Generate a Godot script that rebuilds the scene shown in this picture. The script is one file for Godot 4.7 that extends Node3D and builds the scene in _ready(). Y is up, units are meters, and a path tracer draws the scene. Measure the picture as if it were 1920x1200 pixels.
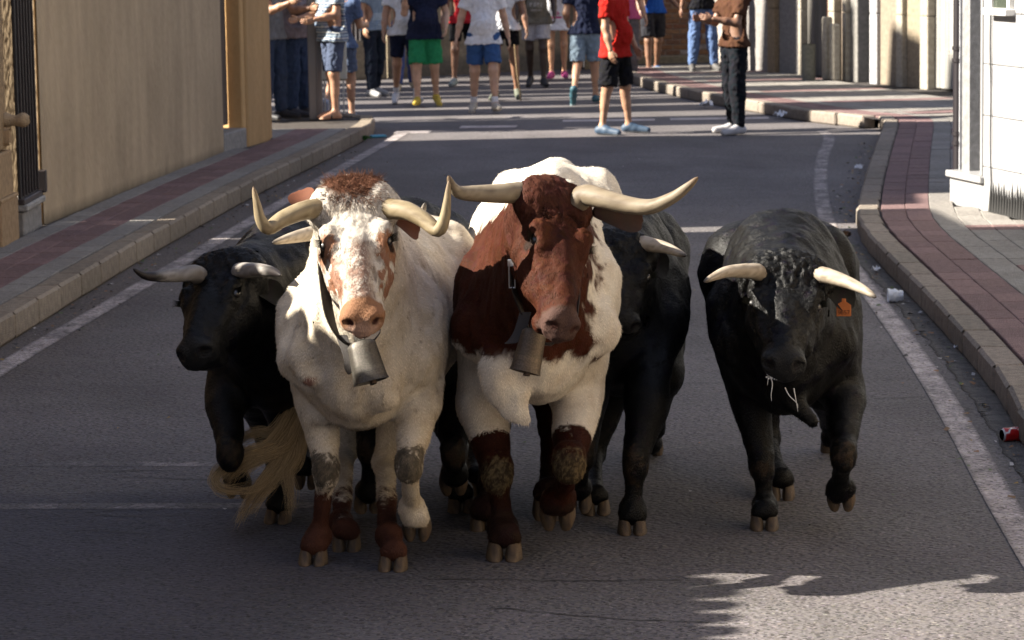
extends Node3D

var M := {}
var T0 := 0

func _ready() -> void:
	T0 = Time.get_ticks_msec()
	# ---- camera, sky, sun, exposure
	var cam := Camera3D.new()
	cam.name = "camera"
	cam.position = Vector3(0, 2.49, 0)
	cam.rotation = Vector3(-atan(733.0 / 5600.0), 0, deg_to_rad(-0.9))
	cam.fov = rad_to_deg(2.0 * atan(600.0 / 5600.0))
	cam.far = 900.0
	var at := CameraAttributesPhysical.new()
	at.frustum_focus_distance = 11.6
	at.frustum_focal_length = 112.0
	at.exposure_aperture = 10.0
	cam.attributes = at
	add_child(cam)
	var sky := ProceduralSkyMaterial.new()
	sky.sky_top_color = Color(0.47, 0.505, 0.60)
	sky.sky_horizon_color = Color(0.66, 0.655, 0.66)
	sky.sky_curve = 0.18
	sky.ground_bottom_color = Color(0.25, 0.22, 0.20)
	sky.ground_horizon_color = Color(0.45, 0.43, 0.40)
	sky.sun_angle_max = 6.0
	sky.sky_energy_multiplier = 0.74
	var env := Environment.new()
	env.background_mode = Environment.BG_SKY
	env.sky = Sky.new()
	env.sky.sky_material = sky
	env.tonemap_mode = Environment.TONE_MAPPER_LINEAR
	env.tonemap_exposure = 4.0
	env.sdfgi_enabled = true
	env.ssao_enabled = true
	env.ssil_enabled = true
	var we := WorldEnvironment.new()
	we.name = "environment"
	we.environment = env
	add_child(we)
	var sun := DirectionalLight3D.new()
	sun.name = "sun"
	sun.light_color = Color(1.0, 0.965, 0.905)
	sun.light_energy = 1.6
	sun.light_angular_distance = 0.5
	sun.shadow_enabled = true
	add_child(sun)
	var az := deg_to_rad(5.0)
	sun.look_at_from_position(Vector3(-cos(az), 0.64, sin(az)) * 50.0, Vector3.ZERO)

	fine = FastNoiseLite.new()
	fine.noise_type = FastNoiseLite.TYPE_SIMPLEX
	fine.frequency = 1.0
	fine.fractal_type = FastNoiseLite.FRACTAL_NONE
	fine.seed = 5
	mid = FastNoiseLite.new()
	mid.noise_type = FastNoiseLite.TYPE_SIMPLEX_SMOOTH
	mid.frequency = 1.0
	mid.fractal_octaves = 2
	mid.seed = 11
	materials()
	build_ground()
	build_left_side()
	build_right_side()
	build_far_side()
	build_living()
	build_small_things()
	print("built in ", Time.get_ticks_msec() - T0)

# ------------------------------------------------------------------ materials
func noise_tex(freq: float, seed: int, lo: float, hi: float, normal := false, bump := 4.0, size := 512, type := FastNoiseLite.TYPE_SIMPLEX, oct := 3) -> NoiseTexture2D:
	var n := FastNoiseLite.new()
	n.noise_type = type
	n.frequency = freq
	n.seed = seed
	n.fractal_octaves = oct
	var t := NoiseTexture2D.new()
	t.width = size
	t.height = size
	t.seamless = true
	t.noise = n
	if normal:
		t.as_normal_map = true
		t.bump_strength = bump
	else:
		var g := Gradient.new()
		g.set_color(0, Color(lo, lo, lo).linear_to_srgb())
		g.set_color(1, Color(hi, hi, hi).linear_to_srgb())
		t.color_ramp = g
	return t

func mat(rough: float, tex: Texture2D = null, nrm: Texture2D = null, scale := Vector3.ONE, world := true, strength := 1.0, col := Color.WHITE, spec := 0.5) -> StandardMaterial3D:
	var m := StandardMaterial3D.new()
	m.vertex_color_use_as_albedo = true
	m.albedo_color = col
	m.roughness = rough
	m.metallic_specular = spec
	if tex or nrm:
		m.uv1_triplanar = true
		m.uv1_world_triplanar = world
		m.uv1_scale = scale
	if tex:
		m.albedo_texture = tex
	if nrm:
		m.normal_enabled = true
		m.normal_texture = nrm
		m.normal_scale = strength
	return m

func asphalt_image() -> ImageTexture:
	var r := RandomNumberGenerator.new()
	r.seed = 77
	var s := 1024
	var im := Image.create(s, s, false, Image.FORMAT_RGB8)
	im.fill(Color(0.80, 0.78, 0.78))
	for k in 42000:
		var x := r.randi() % s
		var y := r.randi() % s
		var w := r.randi_range(2, 5)
		var h := r.randi_range(2, 5)
		var b := r.randf()
		var v := 0.48 + 0.36 * r.randf() if b < 0.90 else 0.88 + 0.12 * r.randf()
		var c := Color(v, v * r.randf_range(0.94, 1.0), v * r.randf_range(0.90, 1.02))
		im.fill_rect(Rect2i(x, y, w, h), c)
	return ImageTexture.create_from_image(im)

func materials() -> void:
	var hair := noise_tex(0.11, 3, 0.60, 1.0)
	var hair_n := noise_tex(0.10, 4, 0, 1, true, 5.0)
	var grit := noise_tex(0.09, 6, 0.70, 1.0)
	var grit_n := noise_tex(0.12, 7, 0, 1, true, 6.0)
	var soft_n := noise_tex(0.02, 8, 0, 1, true, 8.0)
	var stain := noise_tex(0.012, 9, 0.78, 1.0, false, 4.0, 512, FastNoiseLite.TYPE_SIMPLEX, 5)
	M.fur = mat(0.7, hair, hair_n, Vector3(4.5, 1.1, 4.5), false, 0.7, Color.WHITE, 0.18)
	M.black_fur = mat(0.48, hair, hair_n, Vector3(4.5, 1.3, 4.5), false, 0.9, Color.WHITE, 0.30)
	M.hair = mat(0.6, null, null, Vector3.ONE, true, 1.0, Color.WHITE, 0.25)
	M.horn = mat(0.5, grit, grit_n, Vector3(7, 7, 7), false, 0.4, Color.WHITE, 0.35)
	M.hoof = mat(0.6, grit, grit_n, Vector3(9, 3, 9), false, 0.8)
	M.ear = mat(0.75, hair, hair_n, Vector3(6, 6, 6), false, 0.6, Color.WHITE, 0.3)
	M.skin = mat(0.5, null, null)
	M.skin.subsurf_scatter_enabled = true
	M.skin.subsurf_scatter_strength = 0.1
	M.cloth = mat(0.9, noise_tex(0.2, 21, 0.80, 1.0), soft_n, Vector3(5, 5, 5), false, 0.6, Color.WHITE, 0.2)
	M.shoe = mat(0.6, grit, null, Vector3(6, 6, 6), false)
	M.plain = mat(0.7)
	M.leather = mat(0.55, grit, grit_n, Vector3(8, 8, 8), false, 0.7)
	M.metal = mat(0.42, noise_tex(0.03, 31, 0.35, 1.0, false, 4, 512, FastNoiseLite.TYPE_SIMPLEX, 5), grit_n, Vector3(6, 6, 6), false, 0.6)
	M.metal.metallic = 0.55
	M.black_hair = mat(0.5, null, null, Vector3.ONE, true, 1.0, Color.WHITE, 0.22)
	M.eye = mat(0.05, null, null, Vector3.ONE, true, 1.0, Color(0.05, 0.03, 0.025))
	M.eye.vertex_color_use_as_albedo = false
	M.eye.clearcoat_enabled = true
	M.eye_white = mat(0.2, null, null, Vector3.ONE, true, 1.0, Color(0.75, 0.72, 0.70))
	M.eye_white.vertex_color_use_as_albedo = false
	M.asphalt = mat(0.82, asphalt_image(), noise_tex(0.16, 41, 0, 1, true, 5.0, 512, FastNoiseLite.TYPE_SIMPLEX, 2), Vector3(0.31, 0.31, 0.31), true, 0.16, Color.WHITE, 0.4)
	M.paint = mat(0.75, grit, grit_n, Vector3(0.6, 0.6, 0.6), true, 0.8)
	M.render = mat(0.9, stain, grit_n, Vector3(0.45, 0.10, 0.45), true, 0.12, Color.WHITE, 0.3)
	M.stone = mat(0.85, noise_tex(0.02, 51, 0.6, 1.0, false, 4, 512, FastNoiseLite.TYPE_SIMPLEX, 5), grit_n, Vector3(1.1, 1.1, 1.1), true, 0.8, Color.WHITE, 0.3)
	M.tile = mat(0.85, noise_tex(0.03, 61, 0.62, 1.0, false, 4, 512, FastNoiseLite.TYPE_SIMPLEX, 5), grit_n, Vector3(0.9, 0.9, 0.9), true, 0.8, Color.WHITE, 0.4)
	M.marble = mat(0.35, noise_tex(0.008, 71, 0.80, 1.0, false, 4, 512, FastNoiseLite.TYPE_SIMPLEX, 6), null, Vector3(0.9, 0.25, 0.9), true)
	M.iron = mat(0.5, grit, null, Vector3(3, 3, 3))
	M.wood = mat(0.85, stain, grit_n, Vector3(3, 0.3, 3), true, 0.6)
	M.glass = mat(0.12, null, null, Vector3.ONE, true, 1.0, Color(0.42, 0.45, 0.42))
	M.clear = StandardMaterial3D.new()
	M.clear.transparency = BaseMaterial3D.TRANSPARENCY_ALPHA
	M.clear.albedo_color = Color(0.9, 0.93, 0.98, 0.35)
	M.clear.roughness = 0.12
	M.steel = mat(0.3, null, null)
	M.steel.metallic = 0.9
	M.can = mat(0.3, null, null)
	M.cup = StandardMaterial3D.new()
	M.cup.vertex_color_use_as_albedo = true
	M.cup.roughness = 0.25
	M.cup.backlight_enabled = true
	M.cup.backlight = Color(0.5, 0.5, 0.5)
const ANIMALS = {
	"white": {"base": Vector3(-0.600, 0.000, -11.900),
	"chest": Vector3(-0.013, 0.000, 0.480), "yaw": -0.087, "s": 0.960, "ws": 1.080,
	"poll": Vector3(0.010, 1.496, 0.720), "muzzle": Vector3(0.056, 1.059, 1.080), "face": Vector3(0.020, 0.450, 0.890),
	"legs": [
		["f", -1, [Vector3(-0.173, 0.680, 0.180), Vector3(-0.142, 0.386, 0.280), Vector3(-0.185, 0.098, 0.180)], Vector3(-0.205, 0.000, 0.238), 0.00],
		["f", 1, [Vector3(0.230, 0.689, 0.280), Vector3(0.192, 0.434, 0.480), Vector3(0.190, 0.219, 0.240)], Vector3(0.208, 0.105, 0.190), 1.00],
		["h", -1, [Vector3(-0.139, 0.624, -0.850), Vector3(-0.129, 0.285, -0.720), Vector3(-0.117, 0.075, -0.200)], Vector3(-0.086, 0.004, 0.000), 0.50],
		["h", 1, [Vector3(0.149, 0.648, -0.500), Vector3(0.062, 0.295, -0.350), Vector3(0.095, 0.106, 0.240)], Vector3(0.117, 0.000, 0.372), 0.00]],
	"horns": [
		[Vector3(-0.133, 1.466, 0.800), Vector3(-0.186, 1.459, 0.840), Vector3(-0.248, 1.436, 0.880), Vector3(-0.294, 1.409, 0.920), Vector3(-0.320, 1.443, 0.940), Vector3(-0.331, 1.501, 0.950), Vector3(-0.343, 1.566, 0.950)],
		[Vector3(0.165, 1.461, 0.800), Vector3(0.220, 1.456, 0.840), Vector3(0.280, 1.427, 0.880), Vector3(0.331, 1.391, 0.920), Vector3(0.356, 1.432, 0.940), Vector3(0.368, 1.500, 0.950), Vector3(0.377, 1.578, 0.950)]],
	"ears": [
		[Vector3(-0.157, 1.431, 0.700), Vector3(-0.205, 1.534, 0.600)],
		[Vector3(0.166, 1.416, 0.740), Vector3(0.272, 1.365, 0.650)]]},
	"brown": {"base": Vector3(0.050, 0.000, -12.000),
	"chest": Vector3(0.030, 0.000, 0.500), "yaw": -0.077, "s": 1.060, "ws": 0.970,
	"poll": Vector3(0.110, 1.483, 0.800), "muzzle": Vector3(0.129, 1.028, 1.180), "face": Vector3(0.440, 0.420, 0.800),
	"legs": [
		["f", -1, [Vector3(-0.174, 0.612, 0.050), Vector3(-0.119, 0.335, 0.220), Vector3(-0.102, 0.103, 0.200)], Vector3(-0.095, 0.000, 0.304), 0.00],
		["f", 1, [Vector3(0.203, 0.636, 0.100), Vector3(0.166, 0.418, 0.500), Vector3(0.130, 0.234, 0.280)], Vector3(0.121, 0.134, 0.220), 1.10],
		["h", -1, [Vector3(-0.124, 0.577, -1.000), Vector3(-0.153, 0.196, -1.000), Vector3(-0.167, 0.054, -0.500)], Vector3(-0.169, -0.012, -0.280), 0.40],
		["h", 1, [Vector3(0.111, 0.604, -0.950), Vector3(0.120, 0.328, -0.900), Vector3(0.098, 0.089, -0.600)], Vector3(0.096, 0.016, -0.500), 0.40]],
	"horns": [
		[Vector3(-0.007, 1.508, 0.840), Vector3(-0.082, 1.513, 0.900), Vector3(-0.171, 1.519, 0.950), Vector3(-0.236, 1.528, 1.000), Vector3(-0.262, 1.557, 1.030), Vector3(-0.275, 1.596, 1.050)],
		[Vector3(0.233, 1.497, 0.840), Vector3(0.305, 1.485, 0.900), Vector3(0.392, 1.466, 0.950), Vector3(0.473, 1.465, 1.000), Vector3(0.550, 1.501, 1.040), Vector3(0.603, 1.543, 1.070), Vector3(0.640, 1.578, 1.080)]],
	"ears": [
		[Vector3(-0.014, 1.427, 0.780), Vector3(-0.040, 1.377, 0.680)],
		[Vector3(0.262, 1.428, 0.800), Vector3(0.467, 1.387, 0.700)]]},
	"right_bull": {"base": Vector3(1.150, 0.000, -12.500),
	"chest": Vector3(-0.042, 0.000, 0.480), "yaw": -0.070, "s": 0.900, "ws": 1.000,
	"poll": Vector3(-0.055, 1.114, 0.680), "muzzle": Vector3(-0.102, 0.781, 1.040), "face": Vector3(-0.050, 0.450, 0.890),
	"legs": [
		["f", -1, [Vector3(-0.151, 0.557, 0.100), Vector3(-0.116, 0.261, 0.200), Vector3(-0.104, 0.075, 0.200)], Vector3(-0.114, 0.000, 0.290), 0.00],
		["f", 1, [Vector3(0.229, 0.564, 0.150), Vector3(0.199, 0.336, 0.450), Vector3(0.199, 0.148, 0.250)], Vector3(0.214, 0.087, 0.220), 1.00],
		["h", -1, [Vector3(-0.038, 0.441, -0.800), Vector3(0.002, 0.188, -0.850), Vector3(0.009, 0.090, -0.450)], Vector3(0.016, 0.008, -0.350), 0.35],
		["h", 1, [Vector3(0.273, 0.421, -0.900), Vector3(0.351, 0.165, -1.400), Vector3(0.367, 0.071, -1.500)], Vector3(0.367, -0.006, -1.500), 0.90]],
	"horns": [
		[Vector3(-0.181, 1.131, 0.770), Vector3(-0.240, 1.142, 0.820), Vector3(-0.308, 1.145, 0.880), Vector3(-0.362, 1.134, 0.940), Vector3(-0.403, 1.120, 0.990)],
		[Vector3(0.080, 1.114, 0.770), Vector3(0.134, 1.104, 0.820), Vector3(0.190, 1.087, 0.880), Vector3(0.237, 1.066, 0.940), Vector3(0.267, 1.047, 0.980)]],
	"ears": [
		[Vector3(-0.173, 1.050, 0.720), Vector3(-0.199, 0.955, 0.640)],
		[Vector3(0.096, 1.054, 0.700), Vector3(0.225, 0.977, 0.680)]]},
	"left_bull": {"base": Vector3(-1.050, 0.000, -12.700),
	"chest": Vector3(0.021, 0.000, 0.350), "yaw": -0.157, "s": 0.890, "ws": 0.930,
	"poll": Vector3(-0.116, 1.122, 0.560), "muzzle": Vector3(-0.212, 0.814, 0.920), "face": Vector3(-0.500, 0.400, 0.800),
	"legs": [
		["f", -1, [Vector3(-0.163, 0.554, 0.200), Vector3(-0.134, 0.346, 0.450), Vector3(-0.139, 0.187, 0.200)], Vector3(-0.127, 0.135, 0.170), 1.10],
		["f", 1, [Vector3(0.062, 0.535, 0.100), Vector3(0.081, 0.266, 0.150), Vector3(0.040, 0.076, 0.120)], Vector3(0.040, 0.000, 0.180), 0.00],
		["h", -1, [Vector3(-0.149, 0.447, -0.800), Vector3(-0.099, 0.165, -1.000), Vector3(-0.045, 0.056, -0.900)], Vector3(-0.032, -0.013, -0.800), 0.40],
		["h", 1, [Vector3(0.126, 0.458, -0.700), Vector3(0.109, 0.262, -0.700), Vector3(0.117, 0.150, -0.500)], Vector3(0.124, 0.059, -0.400), 0.80]],
	"horns": [
		[Vector3(-0.236, 1.131, 0.700), Vector3(-0.302, 1.127, 0.730), Vector3(-0.362, 1.128, 0.770), Vector3(-0.416, 1.137, 0.820), Vector3(-0.457, 1.170, 0.860)],
		[Vector3(-0.042, 1.137, 0.700), Vector3(0.023, 1.151, 0.800), Vector3(0.082, 1.158, 0.900), Vector3(0.118, 1.160, 0.980), Vector3(0.145, 1.158, 1.060)]],
	"ears": [
		[Vector3(-0.243, 1.036, 0.600), Vector3(-0.289, 0.936, 0.500)],
		[Vector3(-0.010, 1.061, 0.650), Vector3(0.133, 1.002, 0.550)]]},
	"centre_bull": {"base": Vector3(0.450, 0.000, -12.400),
	"chest": Vector3(0.002, 0.000, -0.100), "yaw": -0.017, "s": 0.920, "ws": 0.950,
	"poll": Vector3(-0.025, 1.161, 0.080), "muzzle": Vector3(-0.004, 0.855, 0.300), "face": Vector3(0.100, 0.420, 0.890),
	"legs": [
		["f", -1, [Vector3(-0.141, 0.546, 0.000), Vector3(-0.157, 0.305, 0.050), Vector3(-0.178, 0.129, -0.100)], Vector3(-0.182, 0.039, -0.150), 0.60],
		["f", 1, [Vector3(0.105, 0.546, 0.100), Vector3(0.053, 0.291, 0.220), Vector3(0.038, 0.092, 0.200)], Vector3(0.034, 0.000, 0.235), 0.00],
		["h", -1, [Vector3(-0.004, 0.530, -0.700), Vector3(-0.099, 0.171, -0.700), Vector3(-0.109, 0.067, -0.300)], Vector3(-0.102, 0.000, -0.198), 0.00],
		["h", 1, [Vector3(0.194, 0.497, -0.900), Vector3(0.199, 0.186, -1.300), Vector3(0.195, 0.076, -1.500)], Vector3(0.199, 0.008, -1.600), 0.90]],
	"horns": [
		[Vector3(-0.141, 1.182, 0.100), Vector3(-0.203, 1.189, 0.150), Vector3(-0.270, 1.189, 0.200), Vector3(-0.326, 1.173, 0.250)],
		[Vector3(0.085, 1.190, 0.100), Vector3(0.138, 1.188, 0.150), Vector3(0.190, 1.181, 0.200), Vector3(0.235, 1.166, 0.250), Vector3(0.263, 1.158, 0.300)]],
	"ears": [
		[Vector3(-0.136, 1.115, 0.050), Vector3(-0.191, 1.065, 0.000)],
		[Vector3(0.097, 1.111, 0.050), Vector3(0.223, 1.068, -0.020)]]},
	"hidden_bull": {"base": Vector3(-0.400, 0.000, -12.900),
	"chest": Vector3(-0.043, 0.000, 0.400), "yaw": 0.052, "s": 0.930, "ws": 1.000,
	"poll": Vector3(-0.236, 1.226, 0.660), "muzzle": Vector3(-0.251, 0.949, 1.050), "face": Vector3(-0.250, 0.420, 0.870),
	"legs": [
		["f", -1, [Vector3(-0.197, 0.529, 0.300), Vector3(-0.208, 0.315, 0.400), Vector3(-0.224, 0.113, 0.300)], Vector3(-0.233, 0.020, 0.240), 0.20],
		["f", 1, [Vector3(0.149, 0.512, 0.300), Vector3(0.146, 0.322, 0.600), Vector3(0.145, 0.195, 0.400)], Vector3(0.139, 0.132, 0.360), 1.10],
		["h", -1, [Vector3(0.003, 0.469, -0.700), Vector3(0.140, 0.188, -0.300), Vector3(0.160, 0.059, 0.050)], Vector3(0.170, 0.000, 0.208), 0.00],
		["h", 1, [Vector3(0.177, 0.481, -0.600), Vector3(0.215, 0.159, -0.600), Vector3(0.229, 0.053, -0.300)], Vector3(0.236, 0.000, -0.180), 0.00]],
	"horns": [
		[Vector3(-0.371, 1.275, 0.800), Vector3(-0.427, 1.275, 0.850), Vector3(-0.480, 1.270, 0.920), Vector3(-0.519, 1.266, 0.980), Vector3(-0.554, 1.260, 1.020)],
		[Vector3(-0.096, 1.266, 0.750), Vector3(-0.040, 1.279, 0.780), Vector3(0.005, 1.306, 0.800), Vector3(0.039, 1.349, 0.840), Vector3(0.056, 1.398, 0.860)]],
	"ears": [
		[Vector3(-0.369, 1.220, 0.750), Vector3(-0.429, 1.149, 0.700)],
		[Vector3(-0.086, 1.215, 0.750), Vector3(-0.023, 1.165, 0.700)]]}
}
const WHITE_TAIL = [[Vector3(-0.395, 0.368, -0.490), Vector3(-0.522, 0.324, -0.440), Vector3(-0.631, 0.260, -0.390), Vector3(-0.647, 0.214, -0.360), Vector3(-0.588, 0.185, -0.340), Vector3(-0.477, 0.199, -0.340), Vector3(-0.398, 0.250, -0.340)],
	[Vector3(-0.373, 0.352, -0.490), Vector3(-0.482, 0.301, -0.440), Vector3(-0.573, 0.250, -0.440), Vector3(-0.608, 0.205, -0.440)],
	[Vector3(-0.374, 0.318, -0.490), Vector3(-0.439, 0.232, -0.440), Vector3(-0.505, 0.143, -0.400), Vector3(-0.554, 0.050, -0.360)],
	[Vector3(-0.351, 0.317, -0.490), Vector3(-0.413, 0.214, -0.440), Vector3(-0.462, 0.150, -0.420), Vector3(-0.507, 0.082, -0.400)],
	[Vector3(-0.306, 0.317, -0.490), Vector3(-0.349, 0.247, -0.440), Vector3(-0.337, 0.159, -0.420), Vector3(-0.340, 0.079, -0.400)],
	[Vector3(-0.398, 0.405, -0.540), Vector3(-0.488, 0.398, -0.540), Vector3(-0.566, 0.361, -0.520), Vector3(-0.610, 0.320, -0.500)],
	[Vector3(-0.350, 0.363, -0.490), Vector3(-0.438, 0.324, -0.460), Vector3(-0.505, 0.279, -0.440), Vector3(-0.524, 0.234, -0.440)]]
const EAR_TAG = Vector3(0.170, 0.976, 0.720)
const SLAVER = [[Vector3(-0.153, 0.753, 1.000), Vector3(-0.141, 0.723, 1.010), Vector3(-0.146, 0.677, 1.010), Vector3(-0.144, 0.652, 1.010)],
	[Vector3(-0.089, 0.699, 0.980), Vector3(-0.074, 0.670, 1.000), Vector3(-0.046, 0.642, 1.010), Vector3(-0.042, 0.623, 1.010)],
	[Vector3(-0.054, 0.695, 0.970), Vector3(-0.047, 0.654, 0.980), Vector3(-0.039, 0.603, 0.980)],
	[Vector3(-0.156, 0.758, 0.990), Vector3(-0.157, 0.734, 1.000), Vector3(-0.159, 0.713, 1.000)]]
const BELLS = {
	"white": {"label": "bell of grey iron on a dark strap under the white steer's chin", "strap": [Vector3(0.052, 1.102, 0.600), Vector3(-0.052, 1.274, 0.480), Vector3(-0.130, 1.401, 0.500), Vector3(-0.117, 1.271, 0.630), Vector3(-0.098, 1.120, 0.730), Vector3(-0.072, 1.024, 0.800), Vector3(-0.023, 0.962, 0.840), Vector3(0.061, 0.970, 0.840), Vector3(0.082, 1.050, 0.600), Vector3(0.081, 1.231, 0.480), Vector3(0.070, 1.368, 0.400)],
		"end": [Vector3(-0.039, 0.996, 0.840), Vector3(-0.019, 0.944, 0.860), Vector3(-0.007, 0.895, 0.870), Vector3(-0.012, 0.851, 0.870)], "top": Vector3(0.035, 0.976, 0.880), "mouth": Vector3(0.073, 0.829, 0.920), "r": 0.060, "col": Color(0.15, 0.135, 0.115)},
	"brown": {"label": "bell of dark brown iron slanting under the brown steer's chin", "strap": [Vector3(0.096, 1.161, 0.600), Vector3(0.007, 1.343, 0.550), Vector3(-0.028, 1.391, 0.620), Vector3(-0.034, 1.261, 0.740), Vector3(-0.032, 1.128, 0.820), Vector3(0.000, 1.031, 0.860), Vector3(0.039, 0.952, 0.880), Vector3(0.129, 0.951, 0.880), Vector3(0.175, 1.025, 0.680), Vector3(0.190, 1.216, 0.550), Vector3(0.172, 1.356, 0.500)],
		"end": [Vector3(0.001, 1.064, 0.880), Vector3(-0.021, 0.996, 0.900), Vector3(-0.047, 0.958, 0.910), Vector3(-0.071, 0.948, 0.910)], "top": Vector3(0.035, 1.002, 0.920), "mouth": Vector3(-0.005, 0.847, 0.960), "r": 0.052, "col": Color(0.16, 0.12, 0.085), "buckle": Vector3(-0.035, 1.202, 0.800)}}

# ------------------------------------------------------------------ rounded bodies: a field of joined shapes, meshed by surface nets
class Field:
	var kind := PackedInt32Array()
	var frame := PackedInt32Array()
	var pa := PackedVector3Array()
	var pb := PackedVector3Array()
	var isc := PackedVector3Array()
	var il := PackedFloat32Array()
	var ra := PackedFloat32Array()
	var rb := PackedFloat32Array()
	var ms := PackedFloat32Array()
	var kk := PackedFloat32Array()
	var sub := PackedByteArray()
	var inv: Array[Transform3D] = [Transform3D()]
	var lofts: Array = []
	var lo := Vector3(1e9, 1e9, 1e9)
	var hi := Vector3(-1e9, -1e9, -1e9)
	var head_box := AABB()
	var head_frame := 0
	var leg_y := -10.0

	func add_frame(t: Transform3D) -> int:
		inv.append(t.affine_inverse())
		return inv.size() - 1

	func grow(f: int, p: Vector3, r: float) -> void:
		var t: Transform3D = inv[f].affine_inverse()
		var q: Vector3 = t * p
		lo = lo.min(q - Vector3(r, r, r))
		hi = hi.max(q + Vector3(r, r, r))

	# a tapered capsule; sc stretches its cross-section along the axes of its frame
	func cap(a: Vector3, b: Vector3, r1: float, r2: float, k := 0.03, f := 0, sc := Vector3.ONE, minus := false) -> void:
		var s := Vector3(1.0 / sc.x, 1.0 / sc.y, 1.0 / sc.z)
		var ba := (b - a) * s
		kind.append(0); frame.append(f); pa.append(a); pb.append(ba); isc.append(s)
		il.append(1.0 / maxf(ba.length_squared(), 1e-9)); ra.append(r1); rb.append(r2)
		ms.append(minf(sc.x, minf(sc.y, sc.z))); kk.append(k); sub.append(1 if minus else 0)
		if not minus:
			var m := maxf(sc.x, maxf(sc.y, sc.z))
			grow(f, a, r1 * m)
			grow(f, b, r2 * m)

	func ball(a: Vector3, r: float, k := 0.03, f := 0, sc := Vector3.ONE, minus := false) -> void:
		cap(a, a, r, r, k, f, sc, minus)

	# a trunk: rows of [along, half width, top, bottom], along the frame's z (times dir)
	func loft(rows: Array, dir: float, k: float, f: int, egg := 0.0) -> void:
		var n := 48
		var s0: float = rows[0][0]
		var s1: float = rows[rows.size() - 1][0]
		var w := PackedFloat32Array()
		var c := PackedFloat32Array()
		var r := PackedFloat32Array()
		for i in n + 1:
			var s := lerpf(s0, s1, i / float(n))
			var j := 0
			while j < rows.size() - 2 and s > rows[j + 1][0]:
				j += 1
			var t: float = (s - rows[j][0]) / (rows[j + 1][0] - rows[j][0])
			var o := [0.0, 0.0, 0.0, 0.0]
			for m in [1, 2, 3]:
				var p0: float = rows[maxi(j - 1, 0)][m]
				var p3: float = rows[mini(j + 2, rows.size() - 1)][m]
				o[m] = lerpf(cubic_interpolate(rows[j][m], rows[j + 1][m], p0, p3, t), lerpf(rows[j][m], rows[j + 1][m], t), 0.4)
			w.append(maxf(o[1], 0.01)); c.append((o[2] + o[3]) * 0.5); r.append(maxf((o[2] - o[3]) * 0.5, 0.01))
			grow(f, Vector3(0, c[i], s * dir), maxf(w[i], r[i]) * 1.02)
		kind.append(1); frame.append(f); pa.append(Vector3(s0, s1, dir)); pb.append(Vector3()); isc.append(Vector3.ONE)
		il.append(n / (s1 - s0)); ra.append(lofts.size()); rb.append(egg); ms.append(1); kk.append(k); sub.append(0)
		lofts.append([w, c, r])

	func one(i: int, p: Vector3) -> float:
		var q: Vector3 = inv[frame[i]] * p if frame[i] > 0 else p
		if kind[i] == 0:
			var v: Vector3 = (q - pa[i]) * isc[i]
			var t := clampf(v.dot(pb[i]) * il[i], 0.0, 1.0)
			return ((v - pb[i] * t).length() - lerpf(ra[i], rb[i], t)) * ms[i]
		var e: Vector3 = pa[i]
		var s := q.z * e.z
		var over := maxf(maxf(e.x - s, s - e.y), 0.0)
		var l: Array = lofts[int(ra[i])]
		var x := clampf((s - e.x) * il[i], 0.0, 47.999)
		var j := int(x)
		x -= j
		var w := lerpf(l[0][j], l[0][j + 1], x)
		var r := lerpf(l[2][j], l[2][j + 1], x)
		var y := q.y - lerpf(l[1][j], l[1][j + 1], x)
		w *= 1.0 - rb[i] * clampf(y / r, -1.0, 1.0)
		var d := (sqrt(q.x * q.x / (w * w) + y * y / (r * r)) - 1.0) * minf(w, r)
		if over > 0.0:
			d = sqrt(maxf(d, 0.0) ** 2 + over * over) if d > 0.0 else over
		return d

	func at(p: Vector3, ids: PackedInt32Array) -> float:
		var d := 1.0
		for i in ids:
			var e: float
			var fi := frame[i]
			if kind[i] == 0:
				var v: Vector3 = ((inv[fi] * p if fi > 0 else p) - pa[i]) * isc[i]
				var ba := pb[i]
				var t := clampf(v.dot(ba) * il[i], 0.0, 1.0)
				e = ((v - ba * t).length() - lerpf(ra[i], rb[i], t)) * ms[i]
			else:
				e = one(i, p)
			var k := kk[i]
			if sub[i] == 0 and e > d + k:
				continue
			if sub[i]:
				var h := maxf(k - absf(d + e), 0.0) / k
				d = maxf(d, -e) + h * h * k * 0.25
			else:
				var h := maxf(k - absf(d - e), 0.0) / k
				d = minf(d, e) - h * h * k * 0.25
		return d

	func near(c: Vector3, half: float, ids: PackedInt32Array) -> PackedInt32Array:
		var o := PackedInt32Array()
		for i in ids:
			if one(i, c) < half * (1.3 if kind[i] == 0 else 1.7) + kk[i] * 1.1:
				o.append(i)
		return o

	# part: 0 the body without the head and the lower legs, 1 the lower legs, 2 the head, 3 everything
	func keep(c: Vector3, b: float, part: int) -> bool:
		if part == 3:
			return true
		var in_head := false
		if head_frame > 0:
			in_head = head_box.grow(-0.7 * b if part < 2 else 0.0).has_point(inv[head_frame] * c)
		if part == 2:
			return in_head
		if in_head:
			return false
		return c.y < leg_y + b * 0.5 if part == 1 else c.y > leg_y - b * 0.5

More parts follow.
